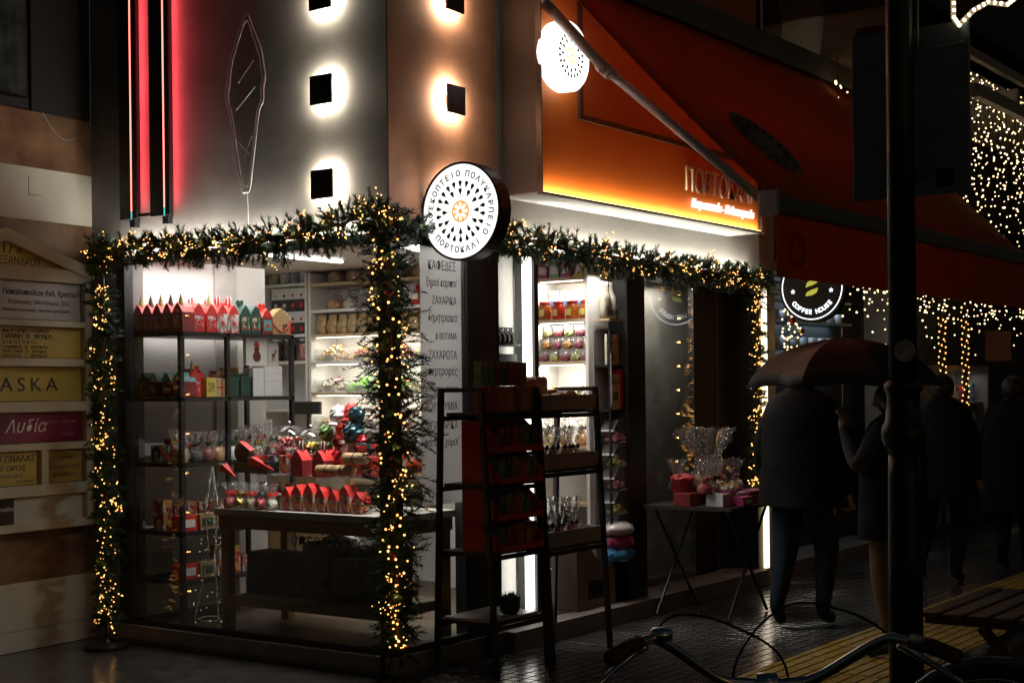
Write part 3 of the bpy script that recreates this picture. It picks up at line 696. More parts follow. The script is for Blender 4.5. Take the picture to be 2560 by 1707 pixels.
for k, (cs, lab) in enumerate((([ORC, WTC], 'candy bin of pale orange jellies on the upper lit shelf'), ([PKC, YLC], 'candy bin of pink and yellow jellies on the upper lit shelf'), ([RDC, PKC], 'candy bin of red sweets on the upper lit shelf'), ([YLC, ORC], 'candy bin of peach rings on the upper lit shelf'))):
    candy_bin(lab, 2.77 - w4 * (k + 1), 2.77 - w4 * k, 1.835, cs, 20 + k)
for k, (cs, lab) in enumerate((([PUC, WTC], 'candy bin of plum coloured sweets on the middle lit shelf'), ([GRC, GRC], 'candy bin of bright green jelly strips on the middle lit shelf'), ([GRC, YLC], 'candy bin of green and yellow sweets on the middle lit shelf'), ([YLC, WTC], 'candy bin of yellow sweets on the middle lit shelf'))):
    candy_bin(lab, 2.77 - w4 * (k + 1), 2.77 - w4 * k, 1.59, cs, 30 + k)
for k, (cs, lab) in enumerate((([WTC, ORC], 'candy bin of cream and orange sweets on the lowest lit shelf'), ([WTC, PUC], 'candy bin of nougat pieces on the lowest lit shelf'), ([PKC, WTC], 'candy bin of pink marshmallows on the lowest lit shelf'))):
    candy_bin(lab, 2.77 - w4 * (k + 1), 2.77 - w4 * k, 1.302, cs, 40 + k)
PASTA = mat('golden_pasta', (.55, .33, .08), .5, 0, .5, 28)
pb = thing('pasta_bag', 'first clear bag of golden pasta from the white shelving', 'pasta bag', (XF + .05, 2.70, 2.052), R(-90), 'pasta bags')
obj('contents', bag_mesh(.095, .07, .15, rg), PASTA, pb, smooth=True); obj('film', bag_mesh(.105, .08, .165, rg), CELLO, pb, smooth=True)
copies(pb, [(XF + .05 + rg.uniform(0, .02), 2.70 - .105 * k, 2.052) for k in range(1, 11)], None, [ORD[k] + ' clear bag of golden pasta from the white shelving' for k in range(1, 11)])
BRD = mat('crusty_rusk', (.50, .30, .12), .6, 0, .4, 18, .3, 25)
bb = thing('rusk_bag', 'first large knotted bag of rusks from the white shelving', 'rusk bag', (XF + .13, 2.60, 2.457), 0, 'rusk bags')
obj('contents', bag_mesh(.15, .15, .11, rg), BRD, bb, smooth=True); obj('film', bag_mesh(.17, .17, .14, rg), CELLO, bb, smooth=True); obj('ruffle', cello_fan(.02, .06, .06, rg, .125, 12), CELLO, bb)
copies(bb, [(XF + .13, 2.40, 2.457), (XF + .12, 2.22, 2.457), (XF + .14, 2.03, 2.457), (XF + .12, 1.72, 2.457)], None, [ORD[k] + ' large knotted bag of rusks from the white shelving' for k in range(1, 5)])
for k, (yy, m_) in enumerate(((2.60, ORC), (2.44, WTC), (2.28, PUC), (2.10, YLC), (1.92, WTC))):
    t = thing('sweets_bag', ('clear bag of orange slices', 'clear bag of cream rings', 'clear bag of purple sweets', 'clear bag of yellow green sweets', 'clear bag of white nougat')[k] + ' on the second wooden shelf', 'sweets bag', (XF + .12, yy, 2.247), 0, 'sweets bags')
    obj('contents', bag_mesh(.14, .15, .09, rg), m_, t, smooth=True); obj('film', bag_mesh(.155, .17, .12, rg), CELLO, t, smooth=True); obj('ruffle', cello_fan(.02, .05, .05, rg, .11, 12), CELLO, t)
for y, z, m_, lb in ((1.72, 2.247, RED, 'red and white snack bag beside the corner post'), (1.60, 2.247, mat('bright_green_bag', (.05, .35, .12), .35), 'green snack bag beside the corner post')):
    t = thing('snack_bag', lb, 'snack bag', (XF + .08, y, z), 0)
    obj('bag', bag_mesh(.11, .13, .15, rg), m_, t, smooth=True); obj('label_patch', B(-.08, -.07, -.04, .04, .04, .09), WPAPER, t)
# jars on the white unit
JARG = clear('jar_glass', (.95, .97, .97), 1.3, .02)
def jar(label, r, h_, fill, lid, loc, group=None):
    t = thing('glass_jar', label, 'jar', loc, 0, group)
    obj('contents', MB().lathe([(r * .9, .004), (r * .93, h_ * .3), (r * .93, h_ * .78), (0, h_ * .80)], n=14), fill, t, smooth=True)
    obj('glass', MB().lathe([(r, 0), (r, h_ * .82), (r * .8, h_ * .9), (r * .8, h_)], n=16), JARG, t, smooth=True)
    obj('lid', MB().lathe([(r * .85, h_ * .95), (r * .85, h_ * 1.05), (0, h_ * 1.06)], n=14), lid, t, smooth=True)
    return t
DRAG = mat('white_dragees', (.72, .70, .66), .35, 0, .55, 60); DRAG2 = mat('blue_grey_dragees', (.40, .45, .52), .35, 0, .6, 60); DRAG3 = mat('beige_dragees', (.6, .52, .38), .35, 0, .5, 60)
for k, (yy, m_, n_) in enumerate(((3.25, DRAG3, 'beige'), (3.12, DRAG, 'white'), (3.01, DRAG2, 'blue grey'), (2.90, DRAG, 'white'))):
    jar('tall jar of ' + n_ + ' sugared almonds on the white shelving' if n_ != 'white' else ('jar of white sugared almonds ' + ('beside the shelf divider' if k == 3 else 'between beige and blue jars')), .053, .14, m_, WPAPER, (XF + .08, yy, 2.472))
for k, (yy, m_) in enumerate(((3.22, DGREY), (3.08, DGREY), (2.92, PKC))):
    jar(('near empty glass jar at the far end of the white shelving', 'near empty glass jar beside the jar of pink sweets', 'glass jar of pink sweets on the white shelving')[k], .05, .17, m_ if k == 2 else mat('dark_tea', (.06, .04, .03), .8), WPAPER, (XF + .08, yy, 1.847), 'near empty jars' if k < 2 else None)
for r_ in range(2):
    for k in range(4):
        yy = 3.22 - .095 * k; z = 2.062 + .19 * r_
        t = thing('sweet_carton', ('white and black carton printed with a ' + ('gold', 'black', 'dark red', 'red')[k] + ' sweet, ' + ('lower', 'upper')[r_] + ' row on the white shelving'), 'carton', (XF + .06, yy, z), R(-90), 'boxed sweets')
        obj('body', B(-.046, .046, 0, .16, 0, .095), mat('charcoal_card', (.05, .045, .05), .5), t); obj('lid', B(-.046, .046, 0, .16, .096, .185), WPAPER, t)
        pm = (YLC, DGREY, RDC, RED)[k]
        obj('print_spot', MB().lathe([(.02, 0), (.02, .002), (0, .0021)], (0, -.001, .045), 12, FACE_S), (WTC, WTC, RDC, RED)[k], t)
        obj('print_spot', MB().lathe([(.013, 0), (.013, .002), (0, .0021)], (0, -.001, .125), 12, FACE_S), pm, t)
t = thing('scale_display', 'black display screen beside the white shelving', 'display', (2.2, 2.72, 1.42)); obj('screen', B(0, .03, -.12, .16, 0, .10), BLACK, t, bevel=.004); obj('stand', B(.01, .03, .0, .03, -.2, 0), BLACK, t)
t = thing('counter', 'pale wooden service counter behind the window table', 'counter', (1.55, 2.3, .12)); obj('front', B(0, .04, -.6, .9, 0, .98), KRAFT, t); obj('counter_top', B(-.02, .5, -.62, .92, .981, 1.02), WOOD, t)
q0 = carton('paper_bag', 'pale paper bag with dark label at the counter end', 'paper bag', .075, .05, .13, mat('cream_paper', (.62, .58, .48), .8), INK, (1.58, 2.55, 1.141), R(-90), 'paper bags on the counter')
copies(q0, [(1.58, 2.55 - .085 * k, 1.141) for k in (1, 2, 3)], R(-90), [ORD[k] + ' pale paper bag with dark label along the counter' for k in (1, 2, 3)])
cb = thing('cotton_bag', 'white printed bag hanging behind the metal rack', 'bag', (1.35, 2.35, 1.14), R(-90)); obj('body', bag_mesh(.18, .08, .26, rg), WFOIL, cb, smooth=True)

# ------------------------------------------------------------------ black rack in the side window
rack = thing('metal_rack', 'black metal rack of gift boxes inside the side window', 'rack', (.10, 1.83, .12))
RX, RY = 1.0, .44
for x in (0, .40, RX):
    for y in (0, RY): obj('upright', B(x - .014, x + .014, y - .014, y + .014, 0, 1.868), BLACK, rack)
RZ = (1.99, 1.57, 1.15, .71, .40)
for z in RZ: obj('shelf', B(-.014, RX + .014, -.014, RY + .014, z - .145, z - .12), BLACK, rack)
KTREE = mat('kraft_tree', (.35, .28, .10), .7, 0, .4, 30); DTREE = mat('dark_tree', (.06, .04, .02), .7)
HEADS = ('first', 'second', 'third', 'fourth', 'fifth')
for k in range(5):
    gable('dark red gift box with card tree topper, ' + HEADS[k] + ' from the rack corner along the window', .088, .11, .125, DRED, RED, prints('dusk_print', [(.20, .02, .02), (.10, .03, .03), (.28, .20, .22), (.16, .10, .14), (.30, .14, .05)], 45), 'cone', (.115, 1.875 + .094 * k, 1.992), R(-90), 'row of dark red gift boxes', DTREE if k % 2 else KTREE)
SNOWP = prints('blue_scene_print', [(.45, .52, .66), (.6, .05, .04), (.7, .7, .74), (.45, .22, .08), (.6, .04, .03)], 48); WRP = prints('white_red_print', [(.75, .73, .71), (.72, .70, .68), (.55, .10, .09), (.76, .74, .72), (.4, .35, .34)], 42)
gable('bright red house shaped gift box with scene print, at the rack corner', .10, .10, .125, RED, RED, SNOWP, None, (.275, 1.845, 1.992), 0, 'front row of gift boxes')
gable('bright red house shaped gift box with card tree topper', .10, .10, .125, RED, RED, SNOWP, 'cone', (.385, 1.845, 1.992), 0, 'front row of gift boxes', KTREE)
gable('white gift box under red striped balloon topper, beside the red house box', .095, .10, .125, WRP, RED, WRP, 'balloon', (.485, 1.845, 1.992), 0, 'front row of gift boxes', RED)
gable('white gift box under red striped balloon topper, beside the green boxes', .095, .10, .125, WRP, RED, WRP, 'balloon', (.585, 1.845, 1.992), 0, 'front row of gift boxes', RED)
gable('dark green gift box with heart handle, beside the white boxes', .095, .10, .13, GREEN, GREEN, prints('tree_print', [(.02, .09, .06), (.08, .25, .06), (.6, .56, .48), (.02, .07, .05), (.35, .06, .05)], 50), 'heart', (.69, 1.845, 1.992), 0, 'front row of gift boxes', GREEN)
gable('dark green gift box with tree print, beside the red heart box', .095, .10, .13, GREEN, GREEN, prints('tree_print', []), None, (.788, 1.845, 1.992), 0, 'front row of gift boxes', GREEN)
gable('red gift box with large red heart handle', .10, .10, .115, DRED, RED, TEAL, 'heart', (.89, 1.845, 1.992), 0, 'front row of gift boxes', RED)
t = gable('brown kraft house box with ribbon and cut windows', .13, .12, .12, KRAFT, KRAFT, None, None, (1.01, 1.835, 1.992), R(-18))
for k in range(4): obj('cut_window', B(.012 + .02 * (k % 2), .026 + .02 * (k % 2), -.002, .0, .03 + .024 * (k // 2), .048 + .024 * (k // 2)), BLACKM, t)
obj('ribbon', MB().tube([(-.06 + .12 * u, -.004, .07 - .05 * math.sin(u * 3.1)) for u in [k / 8 for k in range(9)]], .004, 6), RED, t)
gable('red and white snowy house box at the end of the rack', .10, .11, .11, RED, WPAPER, WRP, None, (1.12, 1.90, 1.992), R(-10))
for k in range(3): gable(ORD[k] + ' red gift box of the back row on the metal rack', .095, .10, .125, RED, RED, WRP, 'balloon' if k < 2 else 'heart', (.45 + .14 * k, 2.06, 1.992), 0, 'back row of red gift boxes', RED)
# second shelf
for k in range(4):
    gable('dark red house box with snowy teal roof, ' + HEADS[k] + ' from the rack corner', .095, .12, .10, DRED, (TEAL, TEAL, mat('snowy_teal', (.45, .55, .55), .5, 0, .5, 30), GREEN)[k], prints('dusk_print', []), None, (.115, 1.88 + .11 * k, 1.572), R(-90), 'row of teal roofed boxes')
gable('bright red scene printed box under a card tree', .10, .10, .12, RED, RED, SNOWP, 'cone', (.235, 1.845, 1.572), 0, None, KTREE)
gable('red box with red heart handle on the second rack shelf', .09, .10, .11, RED, RED, None, 'heart', (.335, 1.90, 1.572), 0, None, RED)
carton('gift_box', 'yellow gift box with red berry print', 'gift box', .085, .09, .125, YEL, mat('berry_print', (.35, .05, .05), .5, 0, .8, 60, c2=(.7, .6, .12)), (.365, 1.835, 1.572))
t = thing('treasure_box', 'pale kraft chest shaped box tied with red string', 'gift box', (.46, 1.84, 1.572)); obj('body', MB().prism([(-.05, 0), (.05, 0), (.05, .08), (.038, .11), (0, .125), (-.038, .11), (-.05, .08)], -.1, 0, FACE_S), mat('pale_kraft', (.55, .42, .25), .7), t); obj('string', B(-.004, .004, -.003, .0, 0, .12).box(-.051, .051, -.003, 0, .06, .066), RED, t)
for k in range(3):
    t = carton('gift_box', 'dark green gift box with bow, ' + ('beside the rack upright', 'between two green boxes', 'beside the white cartons')[k], 'gift box', .09, .10, .13, GREEN, None, (.58 + .105 * k, 1.85, 1.572), 0, 'dark green boxes with bows', GREEN)
    for s in (-1, 1): obj('bow', MB().blob((s * .022, .05, .145), (.024, .012, .014), rg, .1, 8, 5), GREEN, t)
carton('white_carton', 'tall white carton below the snowman print', 'carton', .10, .1, .19, WPAPER, None, (.80, 1.845, 1.572))
for k in range(4): carton('white_carton', 'flat white carton in the stack, ' + ('lowest', 'second lowest', 'second highest', 'highest'
    )[k] + ' of four', 'carton', .17, .12, .05, WPAPER, None, (.945, 1.85, 1.572 + .051 * k), 0, 'stack of flat white cartons')
t = carton('print_box', 'square white box printed with a snowman shape, on the white cartons', 'gift box', .20, .03, .19, WPAPER, None, (.80, 1.86, 1.779))
for z, r_ in ((.06, .036), (.11, .022)): obj('print_shape', MB().lathe([(r_, 0), (r_, .002), (0, .0021)], (0, -.001, z), 16, FACE_S), mat('bauble_print', (.12, .02, .02), .4, 0, .7, 60), t)
obj('print_cap', MB().prism([(-.03, .13), (.03, .13), (.005, .165), (-.02, .155)], .0, .003, Matrix.Translation((0, 0, 0)) @ FACE_S), RED, t)
t = carton('print_box', 'grey white box with a small reindeer print, on the white cartons', 'gift box', .10, .03, .17, mat('grey_white_card', (.6, .58, .56), .6), None, (.965, 1.87, 1.778))
obj('print_shape', B(-.012, .02, -.0015, 0, .06, .085).box(-.012, -.006, -.0015, 0, .03, .06).box(.012, .017, -.0015, 0, .03, .06).box(.016, .03, -.0015, 0, .085, .11), mat('brown_ink', (.12, .05, .03), .6), t)
# third shelf: wrapped mugs
MUGC = [('beige', KRAFT), ('dark', BLACKM), ('deep red', DRED), ('orange and cream', mat('peach_mug', (.62, .35, .16), .4, 0, .3, 15)), ('white', WPAPER), ('clear', WFOIL)]
for k, x in enumerate((.03, .14, .245, .345, .45, .56)):
    t = thing('wrapped_mug', MUGC[k][0] + ' mug wrapped in cellophane on the third rack shelf', 'mug', (.12 + x, 1.885, 1.152))
    obj('mug', MB().lathe([(.038, 0), (.041, .005), (.041, .09), (.036, .09), (.036, .01), (0, .009)], n=16), MUGC[k][1], t, smooth=True)
    obj('handle', MB().tube([(-.04, 0, .07), (-.062, 0, .065), (-.066, 0, .045), (-.058, 0, .025), (-.04, 0, .02)], .005, 6), MUGC[k][1], t, smooth=True)
    obj('wrapper', bag_mesh(.105, .10, .13, rg), CELLO, t, smooth=True); obj('ruffle', cello_fan(.016, .075, .045, rg, .12, 14), CELLO, t)
    obj('sprig', MB().blob((0, -.02, .12), (.035, .012, .012), rg, .5, 8, 5), FIR, t)
for k in range(3):
    for j in range(2):
        x = .13 + .15 * k
        carton('cookie_box', ('red', 'brown', 'white and red')[k] + (' cookie box on the lowest rack shelves' if j else ' cookie box on the low rack shelf'), 'cookie box', .13, .1, .10, (RED, KRAFT, WRP)[k], (WPAPER, GREEN, RED)[k], (x + .05, 1.85, .712 - .31 * j))

XP = [prints('busy_red', [(.5, .03, .03), (.6, .55, .5), (.35, .02, .02), (.55, .3, .08)], 38), prints('busy_green', [(.03, .15, .08), (.5, .5, .42), (.02, .09, .06), (.4, .05, .05)], 40), prints('busy_cream', [(.6, .52, .38), (.45, .1, .08), (.66, .6, .48), (.25, .2, .12)], 36), prints('busy_blue', [(.1, .14, .3), (.5, .5, .55), (.06, .08, .2), (.5, .1, .08)], 38)]
XN = ('red', 'green', 'cream', 'blue')
for r_, (z, dy, n_) in enumerate(((1.572, .24, 9), (1.152, .22, 8), (.712, .02, 6), (.402, .02, 6), (.712, .2, 7))):
    for k in range(n_):
        if r_ in (2, 3) and k < 3: continue
        hh = rg.uniform(.09, .20); kk = rg.randrange(4)
        carton('gift_box', ORD[k] + ' ' + XN[kk] + ' printed box from the window in the ' + ('rear row of the second', 'rear row of the third', 'front row of the fourth', 'front row of the lowest', 'rear row of the fourth')[r_] + ' rack shelf', 'gift box', rg.uniform(.075, .095), .09, hh, XP[kk], None, (.17 + .105 * k, 1.845 + dy, z), rg.uniform(-.12, .12), 'printed boxes on the rack')
# ------------------------------------------------------------------ table in the window and what stands on it
tab = thing('display_table', 'wooden display table with light top inside the corner window', 'table', (.08, .10, .12))
TX, TY = .64, 1.42
obj('table_top', B(0, TX, 0, TY, .72, .76), mat('light_laminate', (.40, .38, .36), .4), tab)
obj('apron', B(.02, TX - .02, .02, TY - .02, .64, .719), TABLEW, tab)
for x in (.03, TX - .09):
    for y in (.03, TY - .09): obj('leg', B(x, x + .06, y, y + .06, 0, .639), TABLEW, tab)
obj('lower_rail', B(.04, TX - .04, .091, TY - .091, .16, .22), TABLEW, tab)
ris = thing('glass_riser', 'low glass shelf riser on the window table', 'shelf', (.30, .35, .88))
obj('glass_plate', B(0, .32, 0, 1.1, .20, .208), CELLO2, ris)
for y in (.03, .53, 1.04): obj('support', B(.03, .29, y, y + .008, 0, .199), CELLO2, ris)
TZ, GZ = .882, 1.09
def dome(label, loc, r, m1, m2, seed):
    q = random.Random(seed); t = thing('candy_dome', label, 'candy dome', loc)
    for m_ in (m1, m2):
        b_ = MB()
        for k in range(85):
            a, u, h = q.uniform(0, 6.28), math.sqrt(q.random()), q.random()
            rr = r * .80 * u * math.cos(h * .9); b_.blob((rr * math.cos(a), rr * math.sin(a), .02 + h * r * 1.05), (.017, .014, .012), q, .25, 6, 4)
        obj('wrapped_sweets', b_, m_, t, kind='stuff')
    obj('bowl', MB().lathe([(r * .6, 0), (r * .95, .05), (r, .11)], n=24), JARG, t, smooth=True)
    obj('dome_lid', MB().lathe([(r, .11), (r * .98, .14), (r * .8, .20), (r * .45, .24), (0, .252)], n=24), JARG, t, smooth=True)
    obj('knob', MB().blob((0, 0, .262), .012, q, 0), CHROME, t, smooth=True)
dome('clear domed bowl of red foil sweets on the window table', (.50, 1.27, GZ + .05), .14, REDFOIL, mat('silver_pink_foil', (.6, .3, .3), .25, .7), 3)
dome('clear domed bowl of gold foil sweets on the window table', (.44, 1.03, GZ + .03), .13, GOLD, GREENFOIL, 4)
fb_ = thing('foil_bouquet', 'bunch of foil wrapped chocolate figures in white, red and dark green', 'foil bouquet', (.45, .71, GZ))
q = random.Random(5)
for k, (dy, dz, r_, m_) in enumerate(((.10, .36, .055, WFOIL), (.0, .38, .05, RED), (-.09, .36, .05, PETROL), (.06, .27, .05, RED), (.02, .25, .055, WFOIL), (-.08, .26, .06, PETROL), (.11, .20, .05, REDFOIL), (.17, .25, .045, GREENFOIL), (.17, .17, .04, GREENFOIL), (-.10, .17, .055, PETROL), (.0, .13, .07, WFOIL), (-.07, .09, .055, PETROL), (.08, .10, .05, REDFOIL), (-.14, .2, .04, REDFOIL))):
    h = obj('foil_head', MB().blob((q.uniform(-.07, .05), dy, dz), (r_, r_, r_ * 1.15), q, .13, 14, 10), m_, fb_)
    obj('ribbon_tail', MB().blob((-.05, dy, dz - r_ * .95), (.012, r_ * .6, .012), q, .4, 8, 4), m_, h)
obj('stand', MB().lathe([(.07, 0), (.03, .02), (.02, .12), (.05, .3)], n=12), PETROL, fb_)
for k, (y, lb) in enumerate(((.98, 'small red box with striped balloon topper beside the gold sweets'), (.80, 'small red box with striped balloon topper below the foil bunch'))):
    gable(lb, .10, .09, .10, DRED, RED, None, 'balloon', (.26, y, GZ - .01), R(-90), None, DRED)
for k, (x, y, lb, tip) in enumerate(((.30, 1.34, 'red paper cone with teal bow lying beside the red sweets', -.13), (.20, 1.50, 'red paper cone with teal bow at the end of the table', -.05), (.34, .52, 'upright red paper cone with teal bow beside the garland', .0))):
    t = thing('paper_cone', lb, 'paper cone', (x, y, GZ + .01 if k != 1 else GZ - .03))
    if k == 2: c_ = MB().lathe([(.008, 0), (.04, .17), (0, .172)], n=4)
    else: c_ = MB().tube([(0, .06, .07), (0, tip, .01)], [.035, .002], 4)
    obj('cone', c_, RED, t)
    zb = (.18 if k == 2 else .08); yb = 0 if k == 2 else .07
    obj('bow', MB().blob((0, yb + .018, zb), (.01, .022, .012), rg, .3, 8, 5).blob((0, yb - .018, zb), (.01, .022, .012), rg, .3, 8, 5), TEAL, t)
for k in range(2): carton('gift_carton', 'flat red lidded carton below the foil bunch, ' + ('beside the garland', 'beside the balloon box')[k], 'gift carton', .12, .10, .11, RED, None, (.33, .50 + .13 * k, GZ), R(-90), None, RED)
t = thing('black_gift_box', 'black gift box with dark round sweet and red paper trim', 'gift box', (.30, 1.42, GZ), R(-90)); obj('body', B(-.15, .15, 0, .12, 0, .07), BLACK, t); obj('round_tin', MB().lathe([(.065, 0), (.065, .04), (0, .041)], (-.09, .05, .13), 20, FACE_S), mat('cocoa', (.07, .03, .02), .4), t, smooth=True); obj('paper_strip', MB().quad((-.1, -.0, .2), (.02, -.02, .14), (.03, .01, .15), (-.08, .03, .2)), RED, t)
for k in range(3):
    t = thing('kraft_roll', 'rolled kraft paper parcel below the red cartons, ' + ('uppermost', 'beside the table edge', 'beside the balloon box')[k], 'parcel', (.26, .50 + (.0, .10, .22)[k], GZ + (.075, .0, .0)[k])); obj('roll', MB().tube([(0, -.08, .035), (0, .08, .035)], .034, 14), KRAFT, t, smooth=True); obj('string', MB().tube([(0, -.004, .035), (0, .004, .035)], .0355, 14), BLACKM, t)
for k in range(7):
    y = .98 - .095 * k
    gable('red gift box under the glass riser, ' + ('first', 'second', 'third', 'fourth', 'fifth', 'sixth', 'seventh')[k] + ' in its row', .084, .09, .06 + .045 * rg.random(), prints('busy_red', []), RED, prints('dusk_print', []), None, (.16, y, TZ), R(-90), 'row of red boxes on the table')
for k in range(4):
    carton('grey_tin', 'dark patterned tin with red bag on the table, ' + ('at the table end', 'second from the table end', 'third from the table end', 'beside the red boxes')[k], 'tin', .10, .09, .09, mat('dark_lace_tin', (.06, .05, .05), .5, 0, .8, 60, c2=(.25, .23, .23)), None, (.20, 1.42 - .105 * k, TZ), R(-90))
for k in range(4):
    t = thing('sweet_sack', 'small red sack under the riser, ' + HEADS[k] + ' from the table end', 'sack', (.36, 1.36 - .11 * k, TZ)); obj('sack', bag_mesh(.09, .09, .15, rg), DRED, t, smooth=True); obj('tie', MB().tube([(.02 * math.cos(a), .02 * math.sin(a), .135) for a in [j * .7 for j in range(10)]], .004, 5), GOLD, t)
for k in range(8):
    kk = (k * 3) % 4; h2 = rg.uniform(.12, .2)
    t = carton('gift_bag', ORD[k] + ' printed gift bag along the back of the glass riser', 'gift bag', rg.uniform(.08, .10), .05, h2, (XP[0], XP[2], RED, XP[1])[kk], None, (.57, 1.40 - .12 * k, GZ), R(-90) + rg.uniform(-.15, .15), 'gift bags on the riser')
    for x in (-.018, .018): obj('handle', MB().tube([(x - .012, .01, h2), (x - .010, .01, h2 + .04), (x + .010, .01, h2 + .04), (x + .012, .01, h2)], .0025, 5), BLACKM, t)
for k in range(5): cello_bag(ORD[k] + ' cellophane bag of ' + ('red', 'gold', 'mixed', 'red', 'cream')[k] + ' sweets from the table end', 'sweets bag', .085, .09, (RDC, GOLD, prints('mixed_candy', [(.5, .04, .04), (.6, .4, .08), (.1, .3, .1), (.6, .58, .5)], 60), REDFOIL, WTC)[k], (RED, GOLD, RED, GREEN, RED)[k], (.14, 1.44 - .09 * k, TZ), 0, 'small sweets bags on the table', .07, seed=200 + k)
KN = ('jar', 'bag', 'box')
for k in range(22):
    row, kk = k // 11, rg.randrange(4); y = 1.42 - .105 * (k % 11) + rg.uniform(-.015, .015); x = (.36, .50)[row]
    if row == 0 and .62 < y < .82: continue
    if row == 1 and (1.12 < y < 1.42 or .92 < y < 1.14): y, x = y, .60
    lb = ORD[k % 11] + ' ' + XN[kk] + ' small packet from the table end, ' + ('front', 'rear')[row] + ' of the glass riser'
    if k % 3 == 0: cello_bag(lb, 'sweets packet', .075, rg.uniform(.07, .11), XP[kk], (RED, GOLD, GREEN)[k % 3], (x, y, GZ), rg.uniform(-.4, .4), 'small packets on the riser', .06, 'sweets_packet', seed=400 + k)
    else: carton('sweets_packet', lb, 'sweets packet', rg.uniform(.06, .085), rg.uniform(.04, .06), rg.uniform(.08, .17), XP[kk], None, (x, y, GZ), R(-90) + rg.uniform(-.3, .3), 'small packets on the riser')
for k in range(7):
    cello_bag(ORD[k] + ' tall cellophane gift bag along the third rack shelf front', 'gift bag', .09, rg.uniform(.10, .15), XP[(k * 3) % 4], (RED, GREEN, GOLD)[k % 3], (.70 + .07 * k if k < 5 else .16 + .1 * (k - 5), 1.90 + .05 * (k % 2), 1.152), 0, 'gift bags on the third shelf', .08, seed=500 + k)
# low shelf under the table
for k in range(5): carton('dark_carton', 'dark storage carton under the window table, ' + HEADS[k] + ' from the table end', 'carton', .22, .2, .26 + .08 * (k == 2), mat('dark_carton_card', (.06, .045, .04), .7), None, (.25, 1.30 - .24 * k, .342), R(-90))
carton('dark_carton', 'taller dark carton with a white sheet on top under the table', 'carton', .25, .22, .3, mat('dark_carton_card'), WPAPER, (.45, .65, .342), R(-90))
t = thing('paper_packet', 'crumpled white packets below the table top', 'packet', (.62, .95, .60)); obj('packet', bag_mesh(.2, .28, .13, rg), WFOIL, t, smooth=True); obj('cord', MB().tube([(-.1, -.1 + .02 * k, .1 + .02 * (k % 2)) for k in range(10)], .004, 5), BLACKM, t)
# tinsel tree frame and wire bottle stand
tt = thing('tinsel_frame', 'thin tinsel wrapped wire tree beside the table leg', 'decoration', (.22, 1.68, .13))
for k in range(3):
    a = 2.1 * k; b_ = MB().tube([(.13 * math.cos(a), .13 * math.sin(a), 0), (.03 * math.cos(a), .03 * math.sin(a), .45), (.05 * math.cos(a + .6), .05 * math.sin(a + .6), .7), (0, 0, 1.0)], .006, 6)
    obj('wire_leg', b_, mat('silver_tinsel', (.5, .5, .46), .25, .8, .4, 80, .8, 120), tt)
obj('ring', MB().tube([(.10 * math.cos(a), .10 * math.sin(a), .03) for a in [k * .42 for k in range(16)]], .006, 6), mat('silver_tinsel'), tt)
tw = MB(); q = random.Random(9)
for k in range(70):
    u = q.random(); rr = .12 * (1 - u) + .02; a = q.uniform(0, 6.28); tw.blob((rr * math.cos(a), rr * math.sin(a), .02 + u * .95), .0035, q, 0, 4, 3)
obj('glitter', tw, emit('glitter_white', (1, .85, .6), .8, False), tt, kind='stuff')  # tinsel glints put in as faintly glowing specks
ws = thing('bottle_rack', 'wavy gold wire rack holding bottles beside the lettered banner', 'bottle rack', (.50, .20, .882))
for yy in (0, .12):
    obj('wire_side', MB().tube([(.05 + .025 * math.sin(k * 1.1), yy, .022 * k) for k in range(21)], .004, 6), GOLD, ws, smooth=True)
for z in (.08, .22, .36): obj('wire_loop', MB().tube([(.05 + .05 * math.cos(a), .06 + .06 * math.sin(a), z) for a in [j * .524 for j in range(13)]], .003, 5), GOLD, ws)
for z, m_, lb in ((.40, CHROME, 'silver capped bottle lying on top of the wire rack'), (.27, mat('amber_red_jar', (.40, .06, .02), .2), 'red amber bottle lying in the wire rack')):
    t = thing('bottle', lb, 'bottle', (.44, .22, .882 + z)); obj('body', MB().tube([(0, 0, 0), (.09, 0, .0), (.11, 0, 0)], [.045, .045, .02], 16), m_, t, smooth=True); obj('cap', MB().tube([(.11, 0, 0), (.15, 0, 0)], .02, 12), DRED, t, smooth=True)

# ------------------------------------------------------------------ goods in the doorway shelving
zT = (2.380, 2.087, 1.792, 1.492)
for k, (m_, n_) in enumerate(((PINK, 'purple'), (mat('mint_card', (.25, .5, .25), .5), 'green'), (PINK, 'dark pink'), (YEL, 'lime'))):
    carton('tea_box', n_ + ' tea box on the top doorway shelf', 'tea box', .085, .08, .11, m_, WPAPER, (XF + .03, .56 - .10 * k, zT[0]), R(-90), 'tea boxes in the doorway')
BLUE = mat('blue_print', (.06, .28, .62), .5)
for k in range(4):
    t = thing('snack_pouch', ORD[k] + ' white pouch with a blue cloud print from the door jamb', 'pouch', (XF + .16, .55 - .105 * k, zT[1]), R(-90), 'blue printed pouches'); obj('pouch', bag_mesh(.10, .05, .21, rg), WPAPER, t, smooth=True); obj('print', MB().blob((0, -.028, .12), (.034, .004, .022), rg, .1, 12, 5), BLUE, t); obj('print_foot', B(-.02, .02, -.0275, -.02, .075, .095), INK, t)
HONEY = mat('honey_jar', (.42, .11, .02), .25, 0, .25, 6); REDJ = mat('red_sauce_jar', (.55, .04, .02), .25, 0, .2, 6)
